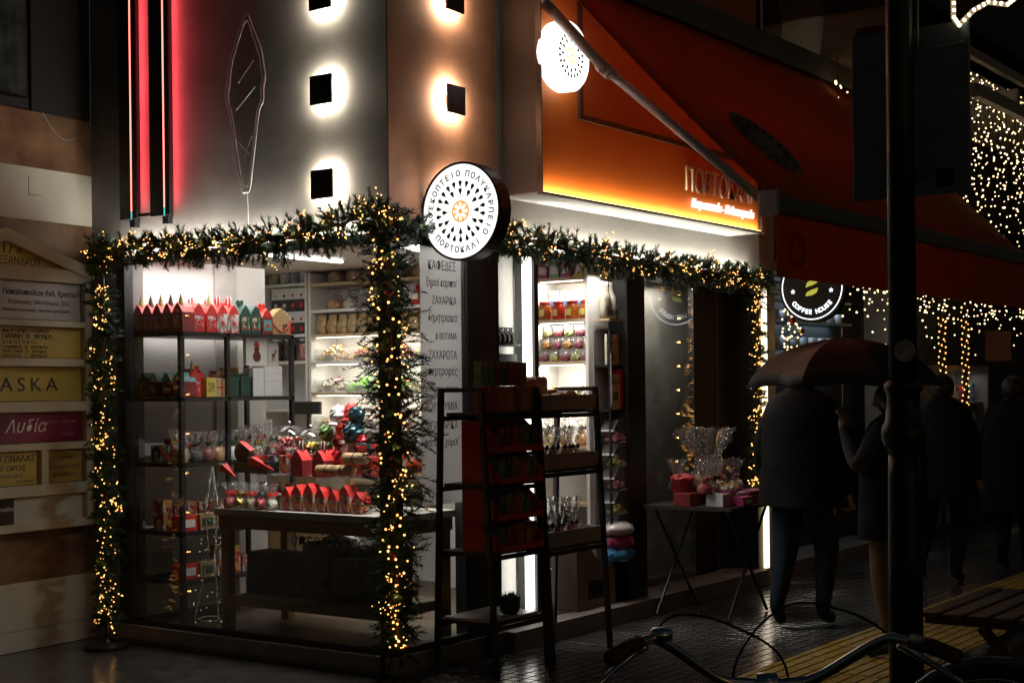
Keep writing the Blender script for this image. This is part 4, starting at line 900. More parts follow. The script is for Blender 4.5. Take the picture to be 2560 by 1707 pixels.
for k in range(4):
    red = k == 1
    t = thing('preserve_jar', ('red preserve jar with gold label on the doorway shelf' if red else ORD[k] + ' preserve jar from the door jamb, amber with gold label'), 'jar', (XF + .055, .555 - .115 * k, zT[1]), 0, None if red else 'amber preserve jars')
    obj('body', MB().lathe([(.043, 0), (.047, .01), (.047, .085), (.038, .105), (.036, .11)], n=16), REDJ if red else HONEY, t, smooth=True); obj('lid', MB().lathe([(.04, .11), (.04, .128), (0, .13)], n=16), RED, t, smooth=True); obj('label_tag', B(-.05, -.046, -.018, .018, .025, .07), YEL, t)
CUPM = [S('cherry', (.25, .03, .06)), S('amber', (.55, .25, .05)), S('lime', (.45, .45, .15)), S('rose', (.35, .05, .12))]
for r_ in range(3):
    for k in range(5):
        cm = CUPM[(k * 2 + r_) % 4]; nm = ('cherry', 'amber', 'lime', 'rose')[(k * 2 + r_) % 4]
        t = thing('fruit_cup', 'cup of ' + nm + ' dried fruit, ' + ('lowest', 'middle', 'top')[r_] + ' tier, ' + ORD[k] + ' from the door jamb', 'fruit cup', (XF + .05 + .03 * r_, .565 - .09 * k, zT[2] + .088 * r_), 0, 'tiers of fruit cups')
        obj('contents', bag_mesh(.07, .07, .065, rg), cm, t, smooth=True); obj('cup', MB().lathe([(.034, 0), (.041, .07)], n=12), CELLO2, t, smooth=True); obj('lid', MB().lathe([(.043, .07), (.043, .076), (0, .077)], n=12), CELLO2, t, smooth=True)
candy_bin('candy bin heaped with pale nuts on the doorway shelf', .40, .61, zT[3], [WTC, YLC], 70, group=None)
candy_bin('candy bin of white coconut sweets on the doorway shelf', .19, .395, zT[3], [WTC, WTC], 71, group=None)
for k in range(3): cello_bag('bag of ' + ('coloured sweets', 'nuts', 'orange rolls')[k] + ' on the low doorway shelf', 'sweets bag', .10, .12, (YLC, KRAFT, ORC)[k], BLACKM, (XF + .08, .55 - .14 * k, 1.202), 0, None, .07, seed=80 + k)
# niche goods
for k in range(6):
    t = thing('dark_pouch', ORD[k] + ' dark pouch from the dark column on the niche shelf', 'pouch', (1.05 + .05 * k, .105, 1.886), 0, 'dark pouches'); obj('pouch', bag_mesh(.048, .06, .10, rg), mat('dark_olive_pouch', (.02, .02, .016), .4, 0, .5, 20), t, smooth=True); obj('clip', B(-.02, .02, -.005, .005, .096, .104), DGREY, t)
for k in range(2):
    t = thing('chocolate_bar', 'long dark bar ' + ('on', 'below')[k] + ' the niche shelf', 'bar', (1.17, .10, (1.771, 1.66)[k])); obj('bar', B(-.14, .14, -.04, .04, 0, .05), BLACK, t, bevel=.004); obj('wrapper_end', B(-.15, -.1405, -.03, .03, .005, .045), DGREY, t)
obj('niche_shelf', B(1.02, 1.33, .05, .155, 1.645, 1.659), BLACK, shop)
# black rack at the door post with pouches, tins and bins
drk = thing('door_rack', 'black rack of pouches and candy bins beside the door post', 'rack', (2.36, .02, .12)); obj('upright', B(0, .015, 0, .015, 0, 1.88), BLACK, drk)
for z in (2.08, 1.76, 1.45, .3): obj('shelf', B(0, .25, 0, .13, z - .134, z - .12), BLACK if z < 2 else WOOD, drk)
obj('back', B(.0, .25, .131, .14, 0, 1.88), mat('grey_back', (.30, .29, .28), .7), drk)
area('doorway_fill', (1.95, .09, 2.425), (R(-6), 0, 0), 1.0, .05, 7, (1, .95, .86), shop, 120)  # added fill that brightens the door rack and doorway goods
obj('painted_led_edge', B(.004, .012, -.004, -.0005, 1.35, 1.72), WPAPER, drk)  # thin light line put in as plain white card colour
for k, (x, z, lb) in enumerate(((2.43, 2.082, 'tall pale snack bag on the door rack beside the shelving'), (2.54, 2.082, 'tall pale snack bag on the door rack beside the post'))):
    t = thing('snack_bag', lb, 'snack bag', (x, .10, z), 0, 'tall pale snack bags'); obj('bag', bag_mesh(.11, .07, .26, rg), mat('pale_clear_bag', (.55, .5, .4), .3, 0, .3, 10), t, smooth=True); obj('base_label', B(-.04, .04, -.042, -.03, .02, .06), INK, t)
for k, x in enumerate((2.42, 2.535)):
    t = thing('herb_pouch', ('cream pouch with olive disc, beside the doorway shelving', 'cream pouch with grey disc, beside the door post')[k], 'pouch', (x, .06, 1.762)); obj('pouch', B(-.052, .052, -.01, .01, 0, .21), mat('cream_pouch', (.68, .64, .52), .5), t, bevel=.004); obj('disc', MB().lathe([(.028, 0), (.028, .003), (0, .0031)], (.015, -.011, .055), 18, FACE_S), (mat('olive', (.30, .28, .10), .6), mat('grey_disc', (.3, .29, .26), .6))[k], t); obj('slot', B(-.015, .02, -.012, -.0101, .185, .195), INK, t); text(('ΡΙΓΑΝΗ', 'ΧΑΜΟΜΗΛΙ')[k], .02, (-.04, -.0115, .15), FACE_S, INK, t)
t = thing('herb_pouch', 'cream pouch with a green herb picture below the rack shelf', 'pouch', (2.425, .03, 1.452)); obj('pouch', B(-.06, .055, -.01, .01, 0, .24), mat('cream_pouch'), t, bevel=.004); obj('disc', MB().lathe([(.035, 0), (.035, .003), (0, .0031)], (.0, -.011, .09), 18, FACE_S), mat('herb_green', (.12, .22, .04), .6, 0, .6, 60), t); text('ΤΣΑΙ ΒΟΥΝΟΥ', .016, (-.045, -.0115, .18), FACE_S, INK, t)
for k in range(5):
    t = thing('red_tin', 'square red tin in the stack beside the door post, ' + HEADS[k] + ' from the bottom', 'tin', (2.545, .04, 1.452 + .055 * k), 0, 'stack of red tins'); obj('body', B(-.045, .045, -.02, .05, 0, .045), RED, t, bevel=.004); obj('lid', B(-.047, .047, -.022, .052, .0452, .053), RED, t)
for k in range(6):
    z = 1.22 - .165 * k; cl = (PKC, YLC, PKC, YLC, ORC, WTC)[k]
    t = thing('hexagon_bin', ('first', 'second', 'third', 'fourth', 'fifth', 'sixth')[k] + ' hexagonal clear candy bin from the top of the door rack', 'candy bin', (2.46, .0, z), 0, 'hexagonal bins')
    hx = [(-.10, .085), (-.03, .0), (.10, .0), (.10, .16), (-.03, .16)]
    obj('shell', MB().prism(hx, -.11, -.0, FACE_S), CELLO2, t); obj('sweets', pile(MB(), -.03, .09, .01, .10, .0, 26, .017, rg, .05), cl, t, kind='stuff', smooth=True); obj('front_lip', B(-.10, -.085, 0, .1, .078, .092), WPAPER, t)
    obj('front_lip', B(-.03, .1, -.004, -.0005, -.001, .008), WPAPER, t)
# floor of the doorway
t = thing('plastic_sack', 'large clear plastic sack of dark goods on a white box in the doorway', 'sack', (1.62, .22, .42)); obj('contents', bag_mesh(.30, .26, .30, rg), mat('dark_cloth', (.10, .085, .08), .7, 0, .5, 12), t, smooth=True); obj('film', bag_mesh(.36, .32, .40, rg), CELLO, t, smooth=True)
t = carton('white_crate', 'white box under the plastic sack with curled cord', 'box', .34, .22, .29, WPAPER, None, (1.60, .10, .125)); obj('cord', MB().tube([(.03 + .035 * math.cos(a), -.006, .19 + .045 * math.sin(a)) for a in [k * .5 for k in range(12)]], .005, 6), GINK, t); obj('tape', B(-.17, .17, -.002, -.0003, .08, .10), GINK, t)
t = thing('floor_display', 'brown sloped sack display with black panel in the doorway', 'display', (2.08, .0, .122)); obj('body', MB().prism([(-.2, 0), (.28, 0), (.28, .25), (.1, .28), (-.16, .52), (-.2, .52)], -.22, 0, FACE_S), mat('brown_paper', (.20, .15, .11), .7, 0, .2), t); obj('panel', B(-.06, .12, -.004, -.0005, .06, .18), BLACK, t)
for k, (x, z, m_, lb) in enumerate(((2.45, .62, WFOIL, 'white'), (2.46, .53, PINK, 'bright pink'), (2.45, .45, BLUE, 'blue'))):
    t = thing('candy_bag', lb + ' bag of wrapped candy piled on the low rack shelf', 'candy bag', (x, .02, z - .05)); obj('bag', MB().blob((0, 0, .05), (.14, .09, .055), rg, .16, 12, 6), m_, t, smooth=True); obj('seam', B(-.15, -.12, -.02, .02, .045, .06), m_, t)
t = thing('gift_basket', 'cream basket with dark bottles inside the shop', 'basket', (2.3, .40, .55)); obj('basket', MB().lathe([(.12, 0), (.15, .12), (.14, .12), (.11, .01)], n=18), mat('cream_wicker', (.55, .50, .40), .7), t)
for k in range(3): obj('bottle', MB().lathe([(.03, .02), (.03, .16), (.012, .2), (.012, .25)], (-.06 + .06 * k, 0, 0), 10), mat('dark_bottle', (.02, .03, .015), .2), t)

# ------------------------------------------------------------------ ladder stands on the pavement
def ladder_stand(name, label, x0, x1, zs, loc=(0, 0, 0)):
    t = thing(name, label, 'display stand', (x0, -.30, 0)); w_ = x1 - x0
    for x in (0.012, w_ - .012):
        obj('front_leg', MB().box(-.014, .014, -.014, .014, 0, 1.61, Matrix.Translation((x, -.22, 0)) @ Matrix.Rotation(R(-3.2), 4, 'X')), BLACK, t)
        obj('rear_leg', MB().box(-.014, .014, -.014, .014, 0, 1.61, Matrix.Translation((x, .20, 0)) @ Matrix.Rotation(R(1.8), 4, 'X')), BLACK, t)
        obj('top_rail', B(x - .013, x + .013, -.12, .14, 1.585, 1.61), BLACK, t)
    for z in zs:
        sl = .22 - .055 * z
        obj('shelf', B(.027, w_ - .027, -sl + .01, sl - .015, z - .018, z), mat('dark_shelf', (.05, .035, .025), .6), t)
        obj('shelf_rail', B(0, w_, -sl - .006, -sl + .008, z - .045, z - .019), BLACK, t); obj('shelf_rail', B(0, w_, sl - .014, sl, z - .045, z - .019), BLACK, t)
    return t
ladder_stand('ladder_stand', 'black ladder stand of red card displays on the pavement', .25, .78, (1.47, 1.07, .69, .30))
ladder_stand('ladder_stand', 'black ladder stand of trays beside the open doorway', .80, 1.46, (1.47, 1.12, .66))
TEAC = [('green', mat('tea_green', (.10, .26, .12), .5, 0, .3, 20)), ('dark green', mat('tea_green2', (.09, .20, .10), .5, 0, .3, 20)), ('brown', mat('tea_brown', (.13, .05, .04), .5)), ('blue', mat('tea_blue', (.07, .07, .16), .5)), ('dark red', DRED), ('plum', mat('tea_plum', (.16, .035, .07), .5)), ('olive', mat('tea_olive', (.20, .16, .05), .5))]
for k in range(7):
    t = carton('tea_packet', TEAC[k][0] + ' tea packet in the upper row on top of the ladder stand', 'tea packet', .062, .05, .135, TEAC[k][1], None, (.34 + .064 * k, -.40, 1.62), 0, 'tea packets on the stand')
    obj('heart_tab', MB().lathe([(.018, 0), (.018, .002), (0, .0021)], (0, -.001, .118), 12, FACE_S), mat('peach_tab', (.30, .14, .08), .6), t)
TEAD = [('maroon', mat('maroon_card', (.26, .05, .04), .5)), ('maroon', mat('maroon_card')), ('rust', mat('rust_card', (.34, .09, .03), .5)), ('orange', mat('burnt_orange_card', (.42, .15, .03), .5)), ('brown', TEAC[2][1]), ('amber', mat('amber_card', (.32, .17, .04), .5)), ('amber brown', mat('amber_card'))]
for k in range(7):
    t = carton('tea_packet', TEAD[k][0] + ' tea packet in the lower row, ' + ('at the row end by the banner', 'second from the banner', 'third from the banner', 'in the row middle', 'third from the doorway', 'second from the doorway', 'at the row end by the doorway')[k], 'tea packet', .064, .10, .145, TEAD[k][1], None, (.33 + .068 * k, -.44, 1.472), 0, 'tea packets on the stand')
    obj('heart_tab', MB().lathe([(.018, 0), (.018, .002), (0, .0021)], (0, -.001, .13), 12, FACE_S), mat('peach_tab'), t)
REDD = mat('red_display_card', (.45, .035, .02), .5, 0, .12, 6)
for lv, z in enumerate((1.072, .692)):
    for tier in range(2):
        zz = z + .20 * tier * .88
        t = thing('card_display', 'red card dispenser of tea packets, ' + ('lower', 'upper')[tier] + ' tier on the ' + ('middle', 'lower')[lv] + ' stand shelf', 'dispenser', (.52, -.40 - .02, zz))
        h_ = .175
        obj('side_panel', MB().prism([(-.1, 0), (.16, 0), (.16, h_), (.02, h_), (-.1, .06)], -.215, -.205, Matrix.Rotation(R(90), 4, 'Z') @ FACE_S), REDD, t)
        obj('side_panel', MB().prism([(-.1, 0), (.16, 0), (.16, h_), (.02, h_), (-.1, .07)], .205, .215, Matrix.Rotation(R(90), 4, 'Z') @ FACE_S), REDD, t)
        obj('back_panel', B(-.205, .205, .155, .16, 0, h_), REDD, t); obj('front_lip', B(-.205, .205, -.10, -.095, 0, .034), REDD, t); obj('base', B(-.205, .205, -.094, .155, 0, .006), REDD, t)
        for k in range(6):
            p_ = obj('packet', B(-.19 + .065 * k, -.13 + .065 * k, -.085 + rg.uniform(0, .02), .10, .007, .125 + rg.uniform(0, .025)), (TEAC + TEAD)[(k * 3 + tier * 2 + lv) % 14][1], t)
            obj('heart_tab', MB().lathe([(.017, 0), (.017, .002), (0, .0021)], (-.16 + .065 * k, -.081, .118), 10, FACE_S), mat('peach_tab'), p_)
BOARD = thing('shelf_board', 'pale board with glossy top on the lowest stand shelf', 'board', (.515, -.30, .302)); obj('board', B(-.23, .23, -.17, .17, 0, .012), mat('pale_gloss_board', (.55, .5, .48), .25), BOARD)
pot = thing('potted_plant', 'dark square pot of small green succulents on the low stand shelf', 'plant', (.56, -.40, .316)); obj('pot', MB().lathe([(.045, 0), (.058, .02), (.062, .10), (.055, .10), (.05, .085), (0, .084)], n=8), BLACK, pot)
lv_ = MB(); q = random.Random(12)
for k in range(60):
    a, u = q.uniform(0, 6.28), q.random(); b0 = Vector((.045 * u * math.cos(a), .045 * u * math.sin(a), .085)); d0 = Vector((math.cos(a) * u, math.sin(a) * u, 1.4)).normalized() * q.uniform(.025, .05); sd = Vector((-math.sin(a), math.cos(a), 0)) * .006
    lv_.quad(b0 - sd, b0 + sd, b0 + d0)
obj('leaves', lv_, mat('succulent_green', (.10, .22, .04), .5), pot, kind='stuff')
# trays on the second stand
TRAY = mat('grey_tray', (.30, .28, .28), .5)
def tray(label, x, z, w_=.56, d_=.30, h_=.09):
    t = thing('goods_tray', label, 'tray', (x, -.30, z)); fl = .02
    obj('base', B(-w_ / 2, w_ / 2, -d_ / 2, d_ / 2, 0, .006), TRAY, t)
    for s in (-1, 1):
        obj('wall', MB().prism([(-w_ / 2, .006), (w_ / 2, .006), (w_ / 2 + fl, h_), (-w_ / 2 - fl, h_)], -s * d_ / 2 - .004, -s * d_ / 2 + .004, FACE_S), TRAY, t)
        obj('wall', B(s * (w_ / 2 + .004) - .004, s * (w_ / 2 + .004) + .004, -d_ / 2 + .006, d_ / 2 - .006, .0065, h_), TRAY, t)
    return t
tray('grey tray of tan tins on the top shelf of the second stand', 1.13, 1.472)
tray('grey tray of ribboned bags on the middle shelf of the second stand', 1.13, 1.122, .58, .32)
tray('grey tray of ribboned jars on the low shelf of the second stand', 1.13, .662, .58, .34)
TAN = mat('tan_tin', (.30, .13, .06), .5, 0, .15, 10)
for k, (x, y, z, s_) in enumerate(((.99, -.28, 1.55, 1.15), (1.12, -.25, 1.55, 1.3), (.93, -.36, 1.48, .9), (1.05, -.38, 1.48, .9), (1.19, -.37, 1.48, .95), (1.32, -.34, 1.48, 1.1), (1.28, -.24, 1.49, 1.1))):
    t = thing('bread_tin', 'rounded tan tin, ' + ('upper tin beside the tea packets', 'largest upper tin', 'lower tin beside the tea packets', 'lower tin with dark label', 'lower tin in the tray middle', 'lower tin at the tray end', 'rear tin at the tray end')[k], 'tin', (x, y, z), 0, 'tan tins'); t.scale = (s_,) * 3
    obj('body', MB().prism([(-.055, 0), (.055, 0), (.055, .075), (.048, .09), (.035, .096), (-.035, .096), (-.048, .09), (-.055, .075)], -.07, 0, FACE_S), TAN, t, bevel=.004); obj('label_patch', B(-.035, .035, -.002, -.0005, .02, .06), (DRED, KRAFT)[k % 2], t)
for k, (x, m_) in enumerate(((.92, DRED), (1.02, KRAFT), (1.14, mat('walnut', (.22, .11, .05), .5, 0, .5, 20)), (1.27, ORC), (1.36, RDC))):
    cello_bag('cellophane bag of ' + ('dark red', 'tan', 'walnut brown', 'orange', 'red')[k] + ' sweets tied with dark ribbon, middle tray', 'sweets bag', .12, .11, m_, BLACKM, (x, -.32, 1.13), 0, 'ribboned bags in the tray', .12, seed=100 + k)
for k, (x, m_) in enumerate(((.92, DRED), (1.05, mat('jam_red', (.20, .03, .03), .4)), (1.18, mat('jam_red')), (1.32, PINK))):
    cello_bag('cellophane wrapped ' + ('dark red', 'jam red', 'jam red', 'pink')[k] + ' jar, ' + ('beside the first stand', 'in the low tray middle beside the dark jar', 'in the low tray middle beside the pink jar', 'at the low tray end')[k], 'wrapped jar', .12, .10, m_, BLACKM, (x, -.33, .67), 0, 'wrapped jars in the low tray', .16, 'wrapped_jar', seed=120 + k)

# ------------------------------------------------------------------ folding table by the far pane
ft = thing('folding_table', 'dark folding table of wrapped gifts outside the grey pane', 'table', (2.98, -.42, 0))
obj('table_top', B(-.36, .36, -.34, .34, .755, .78), mat('dark_top', (.04, .025, .018), .5), ft)
for y in (-.28, .28):
    for s in (-1, 1): obj('leg', MB().tube([(s * .30, y, .01), (-s * .30, y, .754)], .011, 8), BLACK, ft)
for k, (x, y, m_, w_) in enumerate(((-.22, -.25, WPAPER, .16), (-.05, -.27, WPAPER, .14), (.12, -.28, PINK, .17), (.28, -.26, PINK, .14), (-.26, -.02, DRED, .16), (.26, -.02, PINK, .16), (-.05, .02, DRED, .18))):
    carton('gift_carton', ('white gift carton at the table corner', 'white gift carton beside the pink one', 'pink open gift carton at the table front', 'pink gift carton beside the pale post', 'dark red gift carton behind the white ones', 'pink gift carton behind at the table side', 'dark red gift carton under the wrapped basket')[k], 'gift carton', w_, .13, .085, m_, None, (2.98 + x, -.42 + y, .782))
for k in range(3):
    b_ = thing('sweets_tray', ('open tray of wrapped sweets at the table front', 'open tray of pale sweets in the table middle', 'open tray of red sweets beside the pink carton')[k], 'sweets tray', (2.86 + .15 * k, -.62 + .06 * k, .87)); obj('tray', B(-.07, .07, -.05, .05, 0, .01), PINK, b_); obj('sweets', pile(MB(), -.06, .06, -.04, .04, .01, 22, .015, rg, .03), (WTC, YLC, RDC)[k], b_, kind='stuff')
t = thing('gift_basket', 'red basket wrapped in a tall fan of cellophane', 'gift basket', (3.02, -.36, .87)); obj('contents', bag_mesh(.26, .2, .16, rg), mat('mixed_sweets', (.22, .10, .06), .4, 0, .6, 25, c2=(.45, .25, .15)), t, smooth=True); obj('wrapper', bag_mesh(.30, .26, .20, rg), CELLO, t, smooth=True); obj('ruffle', cello_fan(.05, .26, .22, rg, .18, 22), CELLO, t)
t = thing('gift_basket', 'dark red ribbed gift box wrapped in cellophane at the table side', 'gift basket', (3.27, -.30, .87)); obj('box', MB().lathe([(.10, 0), (.11, .05), (.09, .06), (.09, .17), (0, .172)], n=20), DRED, t); obj('wrapper', bag_mesh(.28, .26, .24, rg), CELLO, t, smooth=True)
t = thing('gift_basket', 'small dark red basket on the table beside the glass pane', 'gift basket', (2.78, -.30, .87)); obj('basket', MB().lathe([(.07, 0), (.085, .09), (.08, .09), (.066, .01)], n=16), DRED, t); obj('filling', MB().blob((0, 0, .09), (.075, .075, .03), rg, .3, 10, 5), RDC, t)

for k, (x, y, m_, lb) in enumerate(((-.30, -.12, RDC, 'red sweets at the table corner'), (-.14, -.10, prints('mixed_candy', []), 'mixed sweets behind the white cartons'), (.10, -.14, WTC, 'cream sweets behind the pink carton'), (.20, .14, PKC, 'pink sweets at the back of the table'), (-.16, .18, GOLD, 'gold sweets at the back of the table'), (.0, -.05, REDFOIL, 'red foil sweets in the table middle'))):
    cello_bag('cellophane bag of ' + lb + ' outside', 'sweets bag', .13, .10, m_, (RED, BLACKM, PINK, RED, GOLD, RED)[k], (2.98 + x, -.42 + y, .87), 0, 'wrapped sweets on the folding table', .12, seed=300 + k)
for k, (x, y, lb) in enumerate(((-.10, -.34, 'low pink gift carton along the table edge'), (.34, -.16, 'low pink gift carton beside the pale post side'), (.0, .16, 'tall pink gift carton at the back of the folding table'))):
    carton('gift_carton', lb, 'gift carton', .15, .10, (.06, .07, .20)[k], PINK, WPAPER, (2.98 + x, -.42 + y, .782))
# ------------------------------------------------------------------ fir garlands with fairy lights
def garland(label, path, rad, per_m, n_bulb, br, seed, loc, len_=(.075, .14), bulb_m=None, big=0, lamps=0, drift=None, lampw=.12, berries=0):
    q = random.Random(seed); t = thing('fir_garland', label, 'garland', loc); L = Vector(loc)
    pts = [Vector(p) - L for p in path]; seg = [(pts[i + 1] - pts[i]).length for i in range(len(pts) - 1)]; tot = sum(seg)
    def at(u):
        d = u * tot
        for i, s in enumerate(seg):
            if d <= s or i == len(seg) - 1: return pts[i].lerp(pts[i + 1], min(1, d / s)), (pts[i + 1] - pts[i]).normalized()
            d -= s
    mb = MB(); tw = MB()
    tw.tube([at(k / 40)[0] + Vector((q.uniform(-.01, .01),) * 3) for k in range(41)], .012, 6)
    for k in range(int(per_m * tot)):
        u = q.random(); p, tn = at(u); r_ = rad(u) if callable(rad) else rad
        a = Vector((q.gauss(0, 1), q.gauss(0, 1), q.gauss(0, 1))); side = (a - tn * a.dot(tn)).normalized()
        if drift: side = (side + Vector(drift) * .5).normalized()
        d = (side + tn * q.uniform(-.7, .7)).normalized(); o = p + side * r_ * q.uniform(.0, .45)
        ln = q.uniform(*len_) * (r_ / .12) ** .5; droop = Vector((0, 0, -q.uniform(.1, .75)))
        st = [o, o + d * ln * .5 + droop * ln * .1, o + d * ln + droop * ln * .35]
        perp = d.orthogonal().normalized(); per2 = d.cross(perp)
        n = 15
        for j in range(n):
            f = (j + .5) / n; b0 = st[0].lerp(st[1], f * 2) if f < .5 else st[1].lerp(st[2], f * 2 - 1)
            for s in (0, 1, 2):
                an = q.uniform(0, 6.28); out = perp * math.cos(an) + per2 * math.sin(an)
                nd = (d * .75 + out * .8).normalized() * q.uniform(.026, .042); w_ = nd.cross(out).normalized() * .0036
                b = len(mb.v); mb.v += [b0 - w_, b0 + w_, b0 + nd]; mb.f.append((b, b + 1, b + 2))
        b = len(mb.v); w_ = perp * .0025; mb.v += [st[0] - w_, st[0] + w_, st[2]]; mb.f.append((b, b + 1, b + 2))
    me = bpy.data.meshes.new('foliage'); me.from_pydata([tuple(v) for v in mb.v], [], mb.f); me.update()
    obj('foliage', me, FIR, t, kind='stuff'); obj('stem', tw, BARK, t)
    def spot():
        u = q.random(); p, tn = at(u); r_ = rad(u) if callable(rad) else rad
        a = Vector((q.gauss(0, 1), q.gauss(0, 1), q.gauss(0, 1))); side = (a - tn * a.dot(tn)).normalized()
        if side.dot(fw) > 0: side = side - fw * 2 * side.dot(fw)
        return p + side * r_ * q.uniform(.35, .95)
    bm_ = MB(); cur = None
    for k in range(n_bulb):
        if cur is None or q.random() < .3: cur = spot()
        else: cur = cur + Vector((q.gauss(0, .016), q.gauss(0, .016), q.gauss(0, .016)))
        rr = br * q.uniform(.6, 1.15); bm_.blob(cur, rr, q, 0, 5, 4)
    if n_bulb: obj('fairy_lights', bm_, bulb_m or BULB, t, kind='stuff')
    if big:
        me = MB().blob((0, 0, 0), .0066, q, 0, 8, 6).mesh('bulb'); me.materials.append(bulb_m or BULB)
        for k in range(big):
            o = obj('bulb', me, None, t, loc=spot()); o.scale = (q.uniform(.65, 1.15),) * 3
    if berries:
        bb_ = MB()
        for k in range(berries):
            c = spot()
            for j in range(3): bb_.blob(c + Vector((q.gauss(0, .012), q.gauss(0, .012), q.gauss(0, .012))), .008, q, 0, 6, 4)
        obj('berries', bb_, mat('red_berry', (.25, .01, .012), .3), t, kind='stuff')
    wire = MB(); w0 = [spot() for k in range(max(4, int(tot * 5)))]; w0.sort(key=lambda p: (p - pts[0]).length)
    wire.tube(w0, .0018, 4); obj('light_wire', wire, RUBBER, t)
    for k in range(lamps):
        p, tn = at((k + .5) / lamps); point('garland_lamp', p - fw * (.13 if not callable(rad) else rad((k + .5) / lamps) + .03), lampw, (1, .5, .14), t, .006)
    return t
garland('upright fir garland with warm lights at the striped building', [(-.25, 2.15, .16), (-.24, 2.15, 1.0), (-.26, 2.15, 1.8), (-.25, 2.15, 2.5)], .075, 160, 330, .0046, 1, (-.25, 2.15, .1), lamps=9, lampw=.07)
t = thing('garland_pole', 'thin black pole carrying the upright garland by the striped building', 'pole', (-.25, 2.15, 0)); obj('pole', MB().tube([(0, 0, .03), (0, 0, 2.46)], .012, 8), BLACK, t); obj('foot', MB().lathe([(.14, 0), (.14, .02), (.03, .04), (.012, .06)], n=18), BLACK, t)
garland('long fir garland with warm lights above the side window', [(-.25, 2.2, 2.50), (-.17, 1.6, 2.50), (-.14, 1.0, 2.47), (-.13, .5, 2.50), (-.10, -.03, 2.58)], lambda u: .08 + .05 * u ** 2 * (1 if u < .9 else .6), 250, 400, .0046, 2, (-.07, 1.2, 2.40), lamps=9, lampw=.07)
garland('long fir garland with warm lights above the open doorway', [(.03, -.02, 2.55), (.35, -.015, 2.53), (.7, -.10, 2.55), (1.6, -.13, 2.49), (2.6, -.13, 2.47), (3.6, -.13, 2.46), (4.6, -.09, 2.46)], lambda u: (.05 if u < .09 else .115 - .035 * u), 200, 620, .0049, 3, (2.3, -.06, 2.40), lamps=9, lampw=.07)
garland('thick fir garland with berries and warm lights down the corner post', [(-.05, -.04, 2.62), (-.06, -.03, 2.2), (-.05, -.06, 1.7), (-.04, -.08, 1.25), (-.04, -.05, .9), (-.02, -.05, .55), (-.02, -.05, .16)], lambda u: (.09 if u < .15 else .12 if u < .25 else .16 if u < .62 else .12) * (1 if u < .8 else .6), 260, 150, .0046, 4, (-.05, -.05, .12), (.10, .19), big=130, lamps=12, lampw=.07, berries=22)
garland('slim fir garland with dense warm lights at the far end of the front', [(4.47, -.07, 2.46), (4.46, -.08, 1.6), (4.44, -.09, 1.0), (4.32, -.10, .72)], .055, 80, 330, .0055, 5, (4.58, -.06, .7), lamps=9, lampw=.07)
# glow above the lintel garland already comes from the wash strips

# ------------------------------------------------------------------ next building, coffee house, far frontage
nx = thing('next_building', 'dark frontage of the coffee house beyond the shop end', 'building', (4.66, 0, 0))
FRD = mat('dark_front', (.03, .028, .028), .6, 0, .2)
obj('wall', B(.03, 18, .42, .6, 0, 9), FRD, nx); obj('pier', B(.0, .30, .01, .4, 0, 4.3), mat('beige_pier'), nx)
obj('pale_column', B(2.95, 3.35, -.0, .3, .0, 3.4), mat('pale_column_paint', (.34, .32, .28), .7), nx)
obj('lower_panel', B(3.9, 5.2, .2, .41, .05, .45), mat('grey_green_panel', (.20, .22, .19), .7), nx)
obj('door_step', B(.3, 2.9, .0, .42, 0, .11), mat('stone_step'), nx)
obj('upper_wall', B(.6, 18, -.02, .4, 3.4, 9), mat('upper_dark', (.05, .04, .035), .7), nx)
sh_ = obj('back_bar', B(.45, 2.4, .36, .415, .9, 2.9), BLACKM, nx)
for z in (2.60, 2.38, 2.18, 1.95):
    obj('bar_shelf', B(.5, 2.35, .18, .36, z - .015, z), mat('steel_shelf', (.35, .37, .4), .3, .6), sh_)
    area('bar_lamp', (4.66 + 1.5, .30, z - .02), DOWN, 1.5, .06, 1.6, (.62, .82, 1))
    for k in range(9): obj('cup', MB().lathe([(.03, 0), (.045, .09), (.04, .09), (.028, .006)], (.62 + .2 * k, .26, z), 10), mat('white_china', (.6, .62, .65), .2), sh_, smooth=True)
cs = thing('coffee_sign', 'round black coffee house sign with white lit ring and bean', 'sign', (4.78, -.405, 2.395))
RC = .285
obj('face', MB().prism([(RC * math.cos(2 * math.pi * k / 48), RC * math.sin(2 * math.pi * k / 48)) for k in range(48)], -.08, 0, FW), BLACKM, cs)
LCOL = emit('cold_white_led', (.86, .9, 1), 1.8)
rgm = MB()
for k in range(64):
    a0, a1 = 2 * math.pi * k / 64, 2 * math.pi * (k + 1) / 64
    for (ra, rb) in ((.254, .263),):
        rgm.quad((-.002, ra * math.cos(a0), ra * math.sin(a0)), (-.002, ra * math.cos(a1), ra * math.sin(a1)), (-.002, rb * math.cos(a1), rb * math.sin(a1)), (-.002, rb * math.cos(a0), rb * math.sin(a0)))
obj('light_ring', rgm, LCOL, cs)
ring_text('COFFEE HOUSE', .050, (-.002, 0, 0), FW, .198, 230, 130, LCOL, cs, True, bold=.0022)
ring_text('FF', .075, (-.002, 0, 0), FW, .195, -58, -58, LCOL, cs, False, bold=.003)
for s in (-1, 1):
    st = [((.022 if k % 2 == 0 else .009) * math.sin(math.pi * k / 5), (.022 if k % 2 == 0 else .009) * math.cos(math.pi * k / 5)) for k in range(10)]
    obj('star', MB().prism([(x + s * .165, y - .03) for x, y in st], .0, .003, FW), LCOL, cs)
